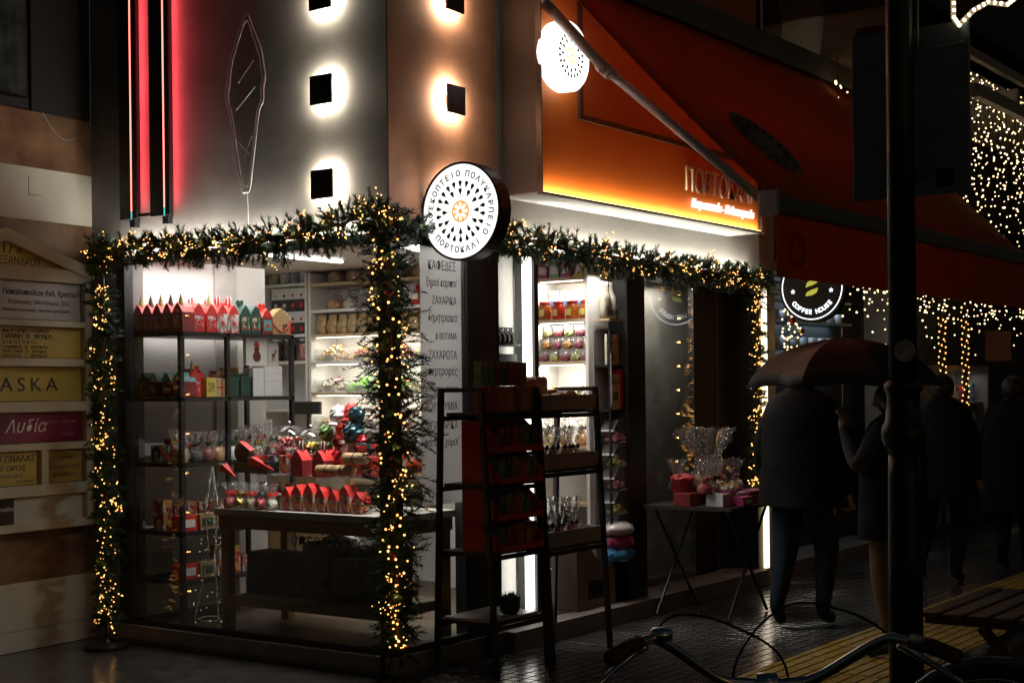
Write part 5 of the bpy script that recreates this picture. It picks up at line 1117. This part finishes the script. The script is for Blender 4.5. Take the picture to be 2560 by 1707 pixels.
for dy, s in ((.03, 1), (-.035, -1)):
    bp_ = [(-.055, dy - .03), (-.04, dy + .01), (.0, dy + .03), (.055, dy + .035), (.045, dy + .005), (.01, dy - .012)]
    if s < 0: bp_ = [(-x, 2 * dy - y) for x, y in bp_]
    obj('bean_half', MB().prism(bp_, 0, .003, FW), emit('olive_led', (.55, .52, .08), .8), cs)
obj('bracket', B(.02, .06, .286, .42, -.03, .03), BLACK, cs)
# icicle curtains, wreath, wrapped posts
def light_net(name, label, cat, loc, pts, r_, m_=None, wires=None, kindname='bulbs'):
    q = random.Random(len(pts)); t = thing(name, label, cat, loc); mb = MB()
    for p in pts: mb.blob(Vector(p) - Vector(loc), r_ * q.uniform(.7, 1.3), q, 0, 5, 4)
    obj(kindname, mb, m_ or BULB2, t, kind='stuff')
    if wires:
        wb = MB()
        for w_ in wires: wb.tube([Vector(p) - Vector(loc) for p in w_], .002, 4)
        obj('light_wire', wb, RUBBER, t)
    return t
q = random.Random(21); pts = []; wr = []
for k in range(62):
    x = 6.2 + 3.7 * k / 61; y = -1.15 + q.uniform(-.06, .06); ln = q.uniform(.9, 1.9); wr.append([(x, y, 4.35), (x, y, 4.35 - ln)])
    z = 4.3
    while z > 4.35 - ln:
        pts.append((x + q.gauss(0, .03), y + q.gauss(0, .02), z)); z -= q.uniform(.05, .18)
light_net('icicle_lights', 'curtain of warm white icicle lights hanging from the far awning', 'string lights', (7, -1.15, 2.5), pts, .0078, None, wr)
pts = []
for k in range(330):
    x = q.uniform(5.9, 11.5); pts.append((x, -.25 + q.gauss(0, .12), 2.62 - abs(q.gauss(0, .26)) - .0 * x))
light_net('swag_lights', 'swag of warm white lights across the far shop fronts', 'string lights', (8, -.25, 2), pts, .0078, None, [[(6.2, -.25, 2.6), (9, -.25, 2.45), (11.5, -.25, 2.6)]])
pts = [(6.35 + q.uniform(-.1, .5), -.02 + q.uniform(-.03, .0), q.uniform(1.75, 2.55)) for k in range(40)]
light_net('column_lights', 'warm white lights hanging before the pale column', 'string lights', (6.5, -.05, 1.7), [(x + 1.15, y - .03, z) for x, y, z in pts], .009)
light_net('hanging_lights', 'few warm lights hanging at the balcony edge above the awning', 'string lights', (5.15, -.5, 3.9), [(5.12, q.uniform(-.66, -.36), q.uniform(3.86, 4.22)) for k in range(14)], .010, None, [[(5.12, -.5, 4.3), (5.12, -.5, 3.9)]])
for k, (x, y) in enumerate(((8.55, -.16), (9.3, -.15))):
    t = thing('wrapped_post', ('slim post wound with amber lights beside the lit goods window', 'slim post wound with amber lights in front of the lit goods window')[k], 'post', (x, y, 0)); obj('post', MB().tube([(0, 0, 0), (0, 0, 2.5)], .03, 8), BARK, t)
    mb = MB()
    for j in range(70): a = j * 1.9; mb.blob((.036 * math.cos(a), .036 * math.sin(a), 2.3 - j * .02), .0085, q, 0, 5, 4)
    obj('light_winding', mb, BULB, t, kind='stuff')
wre = thing('fir_wreath', 'small fir wreath with warm lights and baubles beside the coffee sign', 'wreath', (5.05, -.08, 2.02)); fm = MB(); lm_ = MB()
for k in range(260):
    a = q.uniform(0, 6.28); p = Vector((.12 * math.cos(a) * q.uniform(.6, 1.2), q.uniform(-.05, .05), .17 * math.sin(a) * q.uniform(.6, 1.2))); d = Vector((q.gauss(0, 1), q.gauss(0, 1), q.gauss(0, 1))).normalized() * .05; w_ = d.orthogonal().normalized() * .004
    fm.quad(p - w_, p + w_, p + d)
    if k % 6 == 0: lm_.blob(p + d * .5, .009, q, 0, 5, 4)
obj('foliage', fm, FIR, wre, kind='stuff'); obj('fairy_lights', lm_, BULB2, wre, kind='stuff')
for a, m_ in ((.3, GOLD), (2.2, REDFOIL), (4.4, CHROME)): obj('bauble', MB().blob((.11 * math.cos(a), -.06, .15 * math.sin(a)), .03, q, 0, 12, 8), m_, wre, smooth=True)
dup(wre, (5.12, -.08, 1.42), None, 'small fir wreath with warm lights lower on the coffee house pier')
# far awning, balcony and lit goods window
fa = thing('far_awning', 'folded white awning frame with wrapped roller beyond the lamp post', 'awning', (6, -1.2, 4.0)); PW = mat('dull_white_metal', (.34, .32, .31), .5, 0, .15)
obj('top_rail', B(.2, 5, -.03, .03, .42, .50), PW, fa); obj('front_rail', B(.2, 5, -.12, -.04, .05, .16), PW, fa); obj('lower_edge', B(.2, 5, .05, .30, .30, .34), PW, fa)
obj('wrapped_roller', MB().tube([(1.4 + .18 * k, .1, .22 - .02 * (k % 2)) for k in range(20)], [.06 + .012 * (k % 2) for k in range(20)], 12), mat('plastic_wrap', (.42, .38, .32), .4), fa, smooth=True)
obj('bracket', B(1.36, 1.44, -.1, 1.2, .10, .30), PW, fa); obj('cable', MB().tube([(2.0 + .05 * k, -.06, .52 - .03 * math.sin(k)) for k in range(9)], .006, 5), RUBBER, fa)
bal = thing('balcony', 'beige overhanging balcony with brown beam above the coffee house', 'balcony', (5.2, -.95, 4.0)); BEIGE = mat('beige_stucco', (.60, .54, .42), .85, 0, .15, 3, .2, 20)
obj('end_wall', B(0, .2, 0, 1.3, .35, .68), BEIGE, bal); obj('soffit', B(.0, 8, 0.01, 1.3, .30, .349), BEIGE, bal); obj('beam', B(-.05, .25, -.05, 1.3, .681, .86), mat('brown_beam', (.10, .05, .03), .7), bal); obj('bracket', B(-.02, .05, .02, .3, .36, .52), mat('red_brown_bracket', (.15, .04, .025), .7), bal); obj('parapet', B(0, 8, 0, 1.3, .861, 1.9), mat('upper_dark'), bal)
lg = thing('goods_window', 'lit far shop window full of small coloured goods', 'shop window', (8.9, -.03, .7)); obj('back', B(0, 1.5, .36, .40, 0, 1.05), mat('pale_back', (.45, .42, .38), .7), lg); obj('frame', B(-.03, 0, -.01, .40, -.1, 1.1).box(1.5, 1.53, -.01, .40, -.1, 1.1).box(0, 1.5, -.01, .40, 1.05, 1.1), mat('grey_frame', (.25, .25, .25), .5), lg)
obj('glass', B(0, 1.5, -.006, 0, 0, 1.05), GLASS, lg)
for z in (.05, .38, .70): obj('shelf', B(0, 1.5, .05, .36, z - .015, z), WHITE, lg)
area('goods_lamp', (9.65, .10, 1.72), DOWN, 1.3, .1, 1.3, (1, .9, .8))
GC = [RED, YEL, TEAL, PINK, WPAPER, BLUE, KRAFT, GREEN]
for k in range(24):
    z = (.052, .382, .702)[k // 8]; x = .1 + .18 * (k % 8); m_ = GC[(k * 5 + k // 8) % 8]
    carton('gift_item', ORD[k % 8] + ' coloured box on the ' + ('lowest', 'middle', 'top')[k // 8] + ' shelf of the far lit window', 'gift item', .11, .1, q.uniform(.10, .24), m_, WPAPER if k % 3 else None, (8.9 + x, .08, .7 + z), 0, 'coloured goods in the far window')
ov = thing('far_sign', 'small dark red hanging sign near the far shop window', 'sign', (9.9, -.3, 1.85)); obj('panel', B(-.02, .02, -.16, .12, 0, .32), mat('dull_red_sign', (.15, .05, .05), .5), ov); obj('hanger', B(-.01, .01, -.02, .3, .321, .34), BLACK, ov)

# ------------------------------------------------------------------ lamp post with boards and rope light
lp = thing('lamp_post', 'dark cast iron lamp post with collar and round sticker', 'lamp post', (-.13, -3.0, 0)); POST = mat('dark_cast_iron', (.016, .018, .022), .38, .2, .25, 8)
obj('shaft', MB().lathe([(.074, 0), (.072, .9), (.069, 1.20), (.066, 1.3)], n=24), POST, lp, smooth=True)
obj('collar', MB().lathe([(.068, 1.30), (.092, 1.36), (.096, 1.39), (.092, 1.42), (.078, 1.44), (.075, 1.49), (.072, 1.50), (.070, 1.56), (.082, 1.58), (.082, 1.60), (.062, 1.62)], n=24), POST, lp, smooth=True)
obj('upper_shaft', MB().lathe([(.060, 1.58), (.058, 3.0), (.055, 5.5)], n=24), POST, lp, smooth=True)
stk = obj('sticker', MB().lathe([(.0, 0), (.048, 0)], n=20, M=Matrix.Rotation(R(-90 + 35.57), 4, 'Z') @ FACE_S), mat('blue_grey_sticker', (.32, .37, .44), .5, 0, .3, 30), lp, loc=(-.055, -.043, 1.745))
stk.location = Vector((-fw.x * .0605 - rt.x * .008, -fw.y * .0605 - rt.y * .008, 1.745))
so = stk.modifiers.new('thick', 'SOLIDIFY'); so.thickness = .002
obj('base', MB().lathe([(.16, 0), (.16, .08), (.13, .12), (.11, .3)], n=20), POST, lp, smooth=True)
bd = thing('street_board', 'dark blue back of a street name board behind the lamp post', 'street board', (.05, -2.975, 2.43)); obj('panel', B(-.012, .012, -.27, .26, 0, .74), mat('blue_board_back', (.20, .26, .34), .55, 0, .2, 5), bd, bevel=.004); obj('stamp', B(-.0135, -.0122, -.20, -.12, .03, .11), mat('dark_stamp', (.02, .025, .035), .6), bd)
for z in (.08, .66): obj('clamp', B(-.19, -.0125, -.075, .015, z, z + .025), CHROME, bd)
rl = thing('rope_light', 'white rope light motif on a grey frame beside the lamp post', 'rope light', (-.02, -3.10, 3.0))
f_ = Vector((-.02, -3.10, 3.0))
fp = [(-.08, -3.07, 4.0), (-.08, -3.06, 3.04), (.04, -3.23, 3.075)]
obj('frame', MB().tube([Vector(p) - f_ for p in fp], .008, 8).tube([Vector((.02, -3.205, 3.07)) - f_, Vector((.02, -3.21, 3.14)) - f_], .007, 8), mat('grey_steel', (.25, .26, .28), .4, .3), rl)
rp = [(.01, -3.19, 3.5), (.01, -3.19, 3.27), (.01, -3.19, 3.18), (.02, -3.21, 3.145), (.06, -3.26, 3.21), (.10, -3.31, 3.245), (.14, -3.38, 3.232), (.16, -3.41, 3.26), (.17, -3.43, 3.5)]
fine = []
for a, b_ in zip(rp, rp[1:]):
    for k in range(6): fine.append(Vector(a).lerp(Vector(b_), k / 6) - f_)
obj('rope_tube', MB().tube(fine, .011, 8), emit('rope_glow', (1, .72, .35), .35, False), rl, smooth=True)
for k, p in enumerate(fine):
    if k % 2 == 0 and p.z < .45: obj('bulb', MB().blob(p - fw * .006, .009, q, 0, 7, 5), emit('rope_bulb', (1, .88, .6), 4, False), rl)

# ------------------------------------------------------------------ people
def person(label, loc, rz, H_, joints, mats, group=None, build=1.0, coat=None, hair=None):
    """joints in units of height H_ (x side, y forward, z up), one skinned body"""
    t = thing('person', label, 'person', loc, rz, group)
    J = {'pelvis': (0, 0, .53), 'waist': (0, 0, .61), 'chest': (0, .0, .73), 'neck': (0, .0, .835), 'head': (0, .012, .885), 'crown': (0, .008, .965)}
    J.update(joints)
    for s in 'lr':
        sg = 1 if s == 'l' else -1
        for nm, d in (('shoulder', (.098, 0, .785)), ('elbow', (.15, -.01, .63)), ('wrist', (.15, .04, .49)), ('hand', (.145, .055, .44)), ('hip', (.055, 0, .51)), ('knee', (.058, .02, .285)), ('ankle', (.06, -.01, .045)), ('toe', (.062, .085, .015))):
            J.setdefault(nm + '_' + s, (sg * d[0], d[1], d[2]))
    rad = dict(pelvis=.085, waist=.08, chest=.082, neck=.034, head=.052, crown=.035, shoulder=.048, elbow=.036, wrist=.024, hand=.024, hip=.062, knee=.042, ankle=.026, toe=.02)
    names = list(J); idx = {n: i for i, n in enumerate(names)}
    E_ = [('pelvis', 'waist'), ('waist', 'chest'), ('chest', 'neck'), ('neck', 'head'), ('head', 'crown')]
    for s in 'lr': E_ += [('chest', 'shoulder_' + s), ('shoulder_' + s, 'elbow_' + s), ('elbow_' + s, 'wrist_' + s), ('wrist_' + s, 'hand_' + s), ('pelvis', 'hip_' + s), ('hip_' + s, 'knee_' + s), ('knee_' + s, 'ankle_' + s), ('ankle_' + s, 'toe_' + s)]
    me = bpy.data.meshes.new('body'); me.from_pydata([Vector(J[n]) * H_ for n in names], [(idx[a], idx[b]) for a, b in E_], [])
    o = bpy.data.objects.new('body', me); COL.objects.link(o); o.parent = t
    sk = o.modifiers.new('skin', 'SKIN'); sk.use_smooth_shade = True
    for i, n in enumerate(names):
        r_ = rad[n.split('_')[0]] * H_ * (build if n.split('_')[0] in ('pelvis', 'waist', 'chest', 'shoulder', 'elbow', 'hip', 'knee') else 1)
        me.skin_vertices[0].data[i].radius = (r_, r_ * (.8 if n in ('chest', 'waist', 'pelvis') else 1)); me.skin_vertices[0].data[i].use_root = n == 'pelvis'
    sb = o.modifiers.new('sub', 'SUBSURF'); sb.levels = sb.render_levels = 2
    dg = bpy.context.evaluated_depsgraph_get(); dg.update(); m2 = bpy.data.meshes.new_from_object(o.evaluated_get(dg))
    o.modifiers.clear(); o.data = m2
    m2.materials.clear()
    for m_ in mats: m2.materials.append(m_)            # top, trousers, shoes, skin
    hl = [Vector(J['hand_' + s]) * H_ for s in 'lr']
    for p in m2.polygons:
        c = p.center; z = c.z / H_
        k = 0 if z > .50 else 1
        if z < .05: k = 2
        if z > .845: k = 3
        for h in hl:
            if (c - h).length < .055 * H_: k = 3
        p.material_index = k; p.use_smooth = True
    # fingers on each hand, rooted in the palm
    for s in 'lr':
        w_ = Vector(J['wrist_' + s]) * H_; h = Vector(J['hand_' + s]) * H_; d = (h - w_).normalized(); sd = d.cross(Vector((0, 1, 0))).normalized() if abs(d.y) < .9 else Vector((1, 0, 0)); fb2 = MB(); nn = sd.cross(d)
        for k in range(4):
            b0 = h + sd * (k - 1.5) * .018; l_ = (.06, .072, .068, .052)[k]
            fb2.tube([b0, b0 + d * l_ * .5 + nn * .012, b0 + d * l_ * .7 + nn * .04], [.0095, .009, .007], 6)
        fb2.tube([h - d * .03 + sd * .03, h + sd * .05 + nn * .015, h + sd * .045 + d * .03 + nn * .03], [.011, .01, .008], 6)
        obj('fingers', fb2, mats[3], t, smooth=True)
    hz = Vector(J['head']) * H_
    fx = MB().blob(hz + Vector((0, .05 * H_, -.004)), (.011, .016, .016), rg, 0, 8, 6)
    obj('nose', fx, mats[3], t, smooth=True)
    obj('ears', MB().blob(hz + Vector((.05 * H_, .0, 0)), (.008, .018, .03), rg, 0, 8, 6).blob(hz + Vector((-.05 * H_, .0, 0)), (.008, .018, .03), rg, 0, 8, 6), mats[3], t, smooth=True)
    obj('eyes', MB().blob(hz + Vector((.02 * H_, .046 * H_, .012 * H_)), .011, rg, 0, 8, 6).blob(hz + Vector((-.02 * H_, .046 * H_, .012 * H_)), .011, rg, 0, 8, 6), INK, t, smooth=True)
    if hair: obj('hair', MB().blob(hz + Vector((0, -.010 * H_, .022 * H_)), (.058 * H_, .062 * H_, .064 * H_), rg, .03, 16, 10), hair, t, smooth=True)
    if coat:
        m_, z0, z1, wd = coat; z1 += .035; cb_ = MB(); n = 24; rows = 14
        for i in range(rows + 1):
            f = i / rows; z = (z0 + (z1 - z0) * f) * H_
            wdt = wd * (1.02 - .10 * math.sin(f * 3.1)) * math.sqrt(max(.03, 1 - max(0, (f - .58) / .42) ** 2.2 * .93)) * H_
            for k in range(n):
                a = 2 * math.pi * k / n; j = 1 + rg.uniform(-.03, .03); cb_.v.append(Vector((wdt * math.cos(a) * j, wdt * .72 * math.sin(a) * j, z)))
        for i in range(rows):
            for k in range(n): cb_.f.append((i * n + k, i * n + (k + 1) % n, (i + 1) * n + (k + 1) % n, (i + 1) * n + k))
        obj('coat', cb_, m_, t, smooth=True)
    return t
SKIN = mat('skin', (.45, .27, .19), .55, 0, .08); JACK = mat('black_jacket', (.008, .008, .009), .75, 0, .3, 8, .3, 15, .15); JEAN = mat('dark_jeans', (.02, .03, .045), .85, 0, .25, 12, .3, 60, .15); KHAKI = mat('khaki_trousers', (.17, .115, .06), .85, 0, .15, 9, .3, 40); SHOE = mat('dark_shoe', (.02, .016, .014), .5); COATB = mat('dark_wool', (.011, .011, .012), .9, 0, .3, 10, .4, 60, .15); HAIRD = mat('dark_hair', (.02, .014, .01), .5); CAMEL = mat('tan_glove', (.22, .13, .06), .7)
FACE_AWAY = R(-90)     # local +y turned to world +x (walking up the street)
person('person in a bulky black jacket and dark jeans walking away under the umbrella', (2.77, -1.21, 0), FACE_AWAY, 1.84, {'knee_l': (.065, .07, .29), 'ankle_l': (.065, .02, .05), 'toe_l': (.067, .11, .02), 'knee_r': (-.06, -.01, .285), 'ankle_r': (-.06, -.10, .075), 'toe_r': (-.062, -.04, .018)}, [JACK, JEAN, SHOE, SKIN], None, 1.18, (JACK, .44, .83, .165), HAIRD)
pl2 = person('person in khaki trousers and dark open coat beside the lamp post', (2.07, -2.11, 0), 0, 1.68, {'elbow_r': (-.14, .07, .66), 'wrist_r': (-.03, .165, .795), 'hand_r': (-.004, .18, .84), 'knee_l': (.06, .03, .285), 'ankle_l': (.06, -.05, .05), 'toe_l': (.062, .03, .015)}, [mat('grey_sweater', (.06, .055, .055), .9), KHAKI, SHOE, SKIN], None, 1.16, (COATB, .42, .82, .165), HAIRD)
person('person in dark clothes walking away behind the lamp post', (5.38, -1.25, 0), FACE_AWAY, 1.74, {'knee_r': (-.06, -.03, .285), 'ankle_r': (-.06, -.14, .10), 'toe_r': (-.062, -.10, .03), 'knee_l': (.06, .08, .29)}, [JACK, JACK, SHOE, SKIN], None, 1.15, (JACK, .40, .83, .16), HAIRD)
person('person in a long dark coat at the far shop window', (6.43, -1.51, 0), FACE_AWAY, 1.72, {}, [COATB, COATB, SHOE, SKIN], None, 1.15, (COATB, .30, .82, .165), HAIRD)
# umbrella held above the couple
um = thing('umbrella', 'large dark open umbrella held over two people', 'umbrella', (2.07, -1.80, 1.11)); uc = MB(); NR = 8; rows = 7
uprof = lambda f: (0.61 * (f * .45 + .55 * math.sin(f * 1.57)), .78 - .30 * (.25 * f + .75 * f ** 2.2))
for i in range(rows + 1):
    f = i / rows; rr, zz = uprof(f)
    for k in range(NR * 4):
        a = 2 * math.pi * k / (NR * 4); e = (0, .62, 1, .62)[k % 4]; sc_ = (1 - e * (.076 + .07 * f * f)); uc.v.append(Vector((rr * sc_ * math.cos(a), rr * sc_ * math.sin(a), zz - .012 * e * math.sin(f * 3.14) + .02 * e * f ** 3)))
n = NR * 4
for i in range(rows):
    for k in range(n): uc.f.append((i * n + k, i * n + (k + 1) % n, (i + 1) * n + (k + 1) % n, (i + 1) * n + k))
uo = obj('canopy', uc, mat('umbrella_cloth', (.020, .015, .015), .5, 0, .15), um); [setattr(p, 'use_smooth', True) for p in uo.data.polygons]; uo.data.set_sharp_from_angle(angle=R(13)); so = uo.modifiers.new('thick', 'SOLIDIFY'); so.thickness = .002
obj('shaft', MB().tube([(0, 0, .24), (0, 0, .84)], .006, 8), CHROME, um, smooth=True); obj('handle', MB().tube([(0, 0, .29), (0, 0, .17), (.02, 0, .14), (.045, 0, .15)], .012, 8), BLACK, um, smooth=True)
for k in range(NR):
    a = 2 * math.pi * k / NR; obj('rib', MB().tube([(uprof(f)[0] * math.cos(a), uprof(f)[0] * math.sin(a), uprof(f)[1] - .006) for f in (0, .25, .5, .75, 1)], .003, 5), CHROME, um)

# ------------------------------------------------------------------ slatted bench
bn = thing('slatted_bench', 'low slatted wooden bench with crossed legs beside the lamp post', 'bench', (1.55, -3.0, 0)); SLAT = mat('weathered_slat', (.13, .075, .04), .6, 0, .3, 6, stretch=(.3, 3, 1))
for k in range(6): obj('slat', B(-.55, .55, -.36 + .125 * k, -.265 + .125 * k, .42, .445), SLAT, bn, bevel=.003)
for x in (-.42, .42):
    obj('cross_rail', B(x - .03, x + .03, -.34, .36, .375, .419), SLAT, bn)
    for s in (-1, 1): obj('leg', MB().box(-.03, .03, -.02, .02, 0, .50, Matrix.Translation((x + s * .0305 * .5, -s * .25, 0)) @ Matrix.Rotation(R(-s * 42), 4, 'X')), SLAT, bn)

# ------------------------------------------------------------------ bicycles
def bicycle(label, loc, rz, frame_m):
    """front wheel towards local +y, handlebar across local x"""
    t = thing('bicycle', label, 'bicycle', loc, rz)
    def wheel(yc):
        wv = obj('wheel', MB().tube([(-.045, yc, .34), (.045, yc, .34)], .018, 10), CHROME, t)
        tr = MB().tube([(0, yc + .335 * math.cos(a), .34 + .335 * math.sin(a)) for a in [2 * math.pi * k / 40 for k in range(41)]], .020, 8, False); obj('tyre', tr, RUBBER, wv, smooth=True)
        obj('rim', MB().tube([(0, yc + .308 * math.cos(a), .34 + .308 * math.sin(a)) for a in [2 * math.pi * k / 40 for k in range(41)]], .009, 6, False), CHROME, wv, smooth=True)
        sp = MB()
        for k in range(24):
            a = 2 * math.pi * k / 24; sp.tube([(.03 * (-1) ** k, yc, .34), (0, yc + .305 * math.cos(a), .34 + .305 * math.sin(a))], .0014, 4)
        obj('spokes', sp, CHROME, wv, kind='stuff')
        obj('mudguard', MB().tube([(0, yc + .365 * math.cos(a), .34 + .365 * math.sin(a)) for a in [R(20 + 8 * k) for k in range(18)]], .018, 6), mat('grey_guard', (.20, .20, .20), .35, .5), wv, smooth=True)
    wheel(.55); wheel(-.52)
    hd, bb_, st_ = Vector((0, .36, .86)), Vector((0, -.08, .30)), Vector((0, -.24, .88))
    fr_ = MB().tube([hd, bb_], .017, 10).tube([hd + Vector((0, -.01, .0)), st_ - Vector((0, -.02, .12))], .016, 10).tube([bb_, st_], .016, 10)
    for s in (-1, 1): fr_.tube([(s * .045, -.52, .34), bb_], .009, 8).tube([(s * .045, -.52, .34), st_ - Vector((0, 0, .1))], .008, 8).tube([(s * .05, .55, .34), (s * .05, .40, .74), hd], .012, 8)
    obj('frame', fr_, frame_m, t, smooth=True)
    hbz = 1.03; hb = [(-.30, .16, 1.075), (-.24, .26, 1.085), (-.20, .30, 1.075), (-.10, .36, 1.0), (-.04, .37, .985), (.04, .37, .985), (.10, .36, 1.0), (.20, .30, 1.075), (.24, .26, 1.085), (.30, .16, 1.075)]
    ob = obj('handlebar', MB().tube(spline(hb), .0105, 12), CHROME, t, smooth=True)
    obj('stem', MB().tube([(0, .36, .84), (0, .37, .985)], .013, 10).tube([(-.02, .37, .985), (.02, .37, .985)], .02, 10), CHROME, t, smooth=True)
    for s in (-1, 1):
        g = obj('grip', MB().tube([(s * .305, .15, 1.073), (s * .275, .20, 1.083), (s * .25, .245, 1.085)], .0145, 12), mat('brown_grip', (.09, .055, .03), .6), ob, smooth=True)
        obj('brake_lever', MB().tube([(s * .235, .28, 1.075), (s * .255, .285, 1.06), (s * .30, .235, 1.035), (s * .325, .19, 1.02)], [.011, .008, .006, .004], 8), CHROME, ob, smooth=True)
        obj('cable', MB().tube(spline([(s * .235, .285, 1.075), (s * .17, .38, 1.115), (s * .05, .45, 1.10 + .02 * s), (-s * .05, .46, 1.0), (-s * .04, .42, .82)], 8), .0026, 6), RUBBER, ob, smooth=True)
    obj('bell', MB().lathe([(.022, 0), (.022, .016), (.016, .022), (0, .024)], (-.205, .295, 1.082), 14), CHROME, ob, smooth=True)
    obj('saddle', MB().blob((0, -.27, .94), (.08, .14, .035), rg, .03, 14, 8), RUBBER, t, smooth=True); obj('seat_post', MB().tube([st_, (0, -.26, .92)], .013, 10), CHROME, t)
    obj('crank', MB().tube([(-.09, -.08, .30), (.09, -.08, .30)], .012, 8).tube([(.09, -.08, .30), (.09, .06, .22)], .01, 8).tube([(-.09, -.08, .30), (-.09, -.22, .38)], .01, 8), CHROME, t)
    return t
bk = bicycle('dark bicycle with chrome curved handlebar and brown grips', (-3.916, -4.226, 0), math.atan2(fw.y, fw.x) - R(90) - R(2), mat('dark_frame', (.02, .02, .02), .35, .3)); bk.scale = (1.03, 1.02, 1.03)
bicy = bicycle('second bicycle whose grey mudguard rises beside the bench', tuple(Vector((-1.5, -3.82, 0)) + (rt * .9 - fw * .43) * .52), math.atan2((rt * .9 - fw * .43).y, (rt * .9 - fw * .43).x) - R(90), mat('dark_frame'))

# ------------------------------------------------------------------ lettering becomes plain mesh
bpy.context.view_layer.update()
dg = bpy.context.evaluated_depsgraph_get()
for o in [x for x in sc.objects if x.type == 'FONT']:
    me = bpy.data.meshes.new_from_object(o.evaluated_get(dg)); nm, pa, ml = o.name, o.parent, o.matrix_local.copy()
    bpy.data.objects.remove(o); me.name = nm
    n_ = bpy.data.objects.new(nm.split('.')[0], me); COL.objects.link(n_); n_.parent = pa; n_.matrix_local = ml
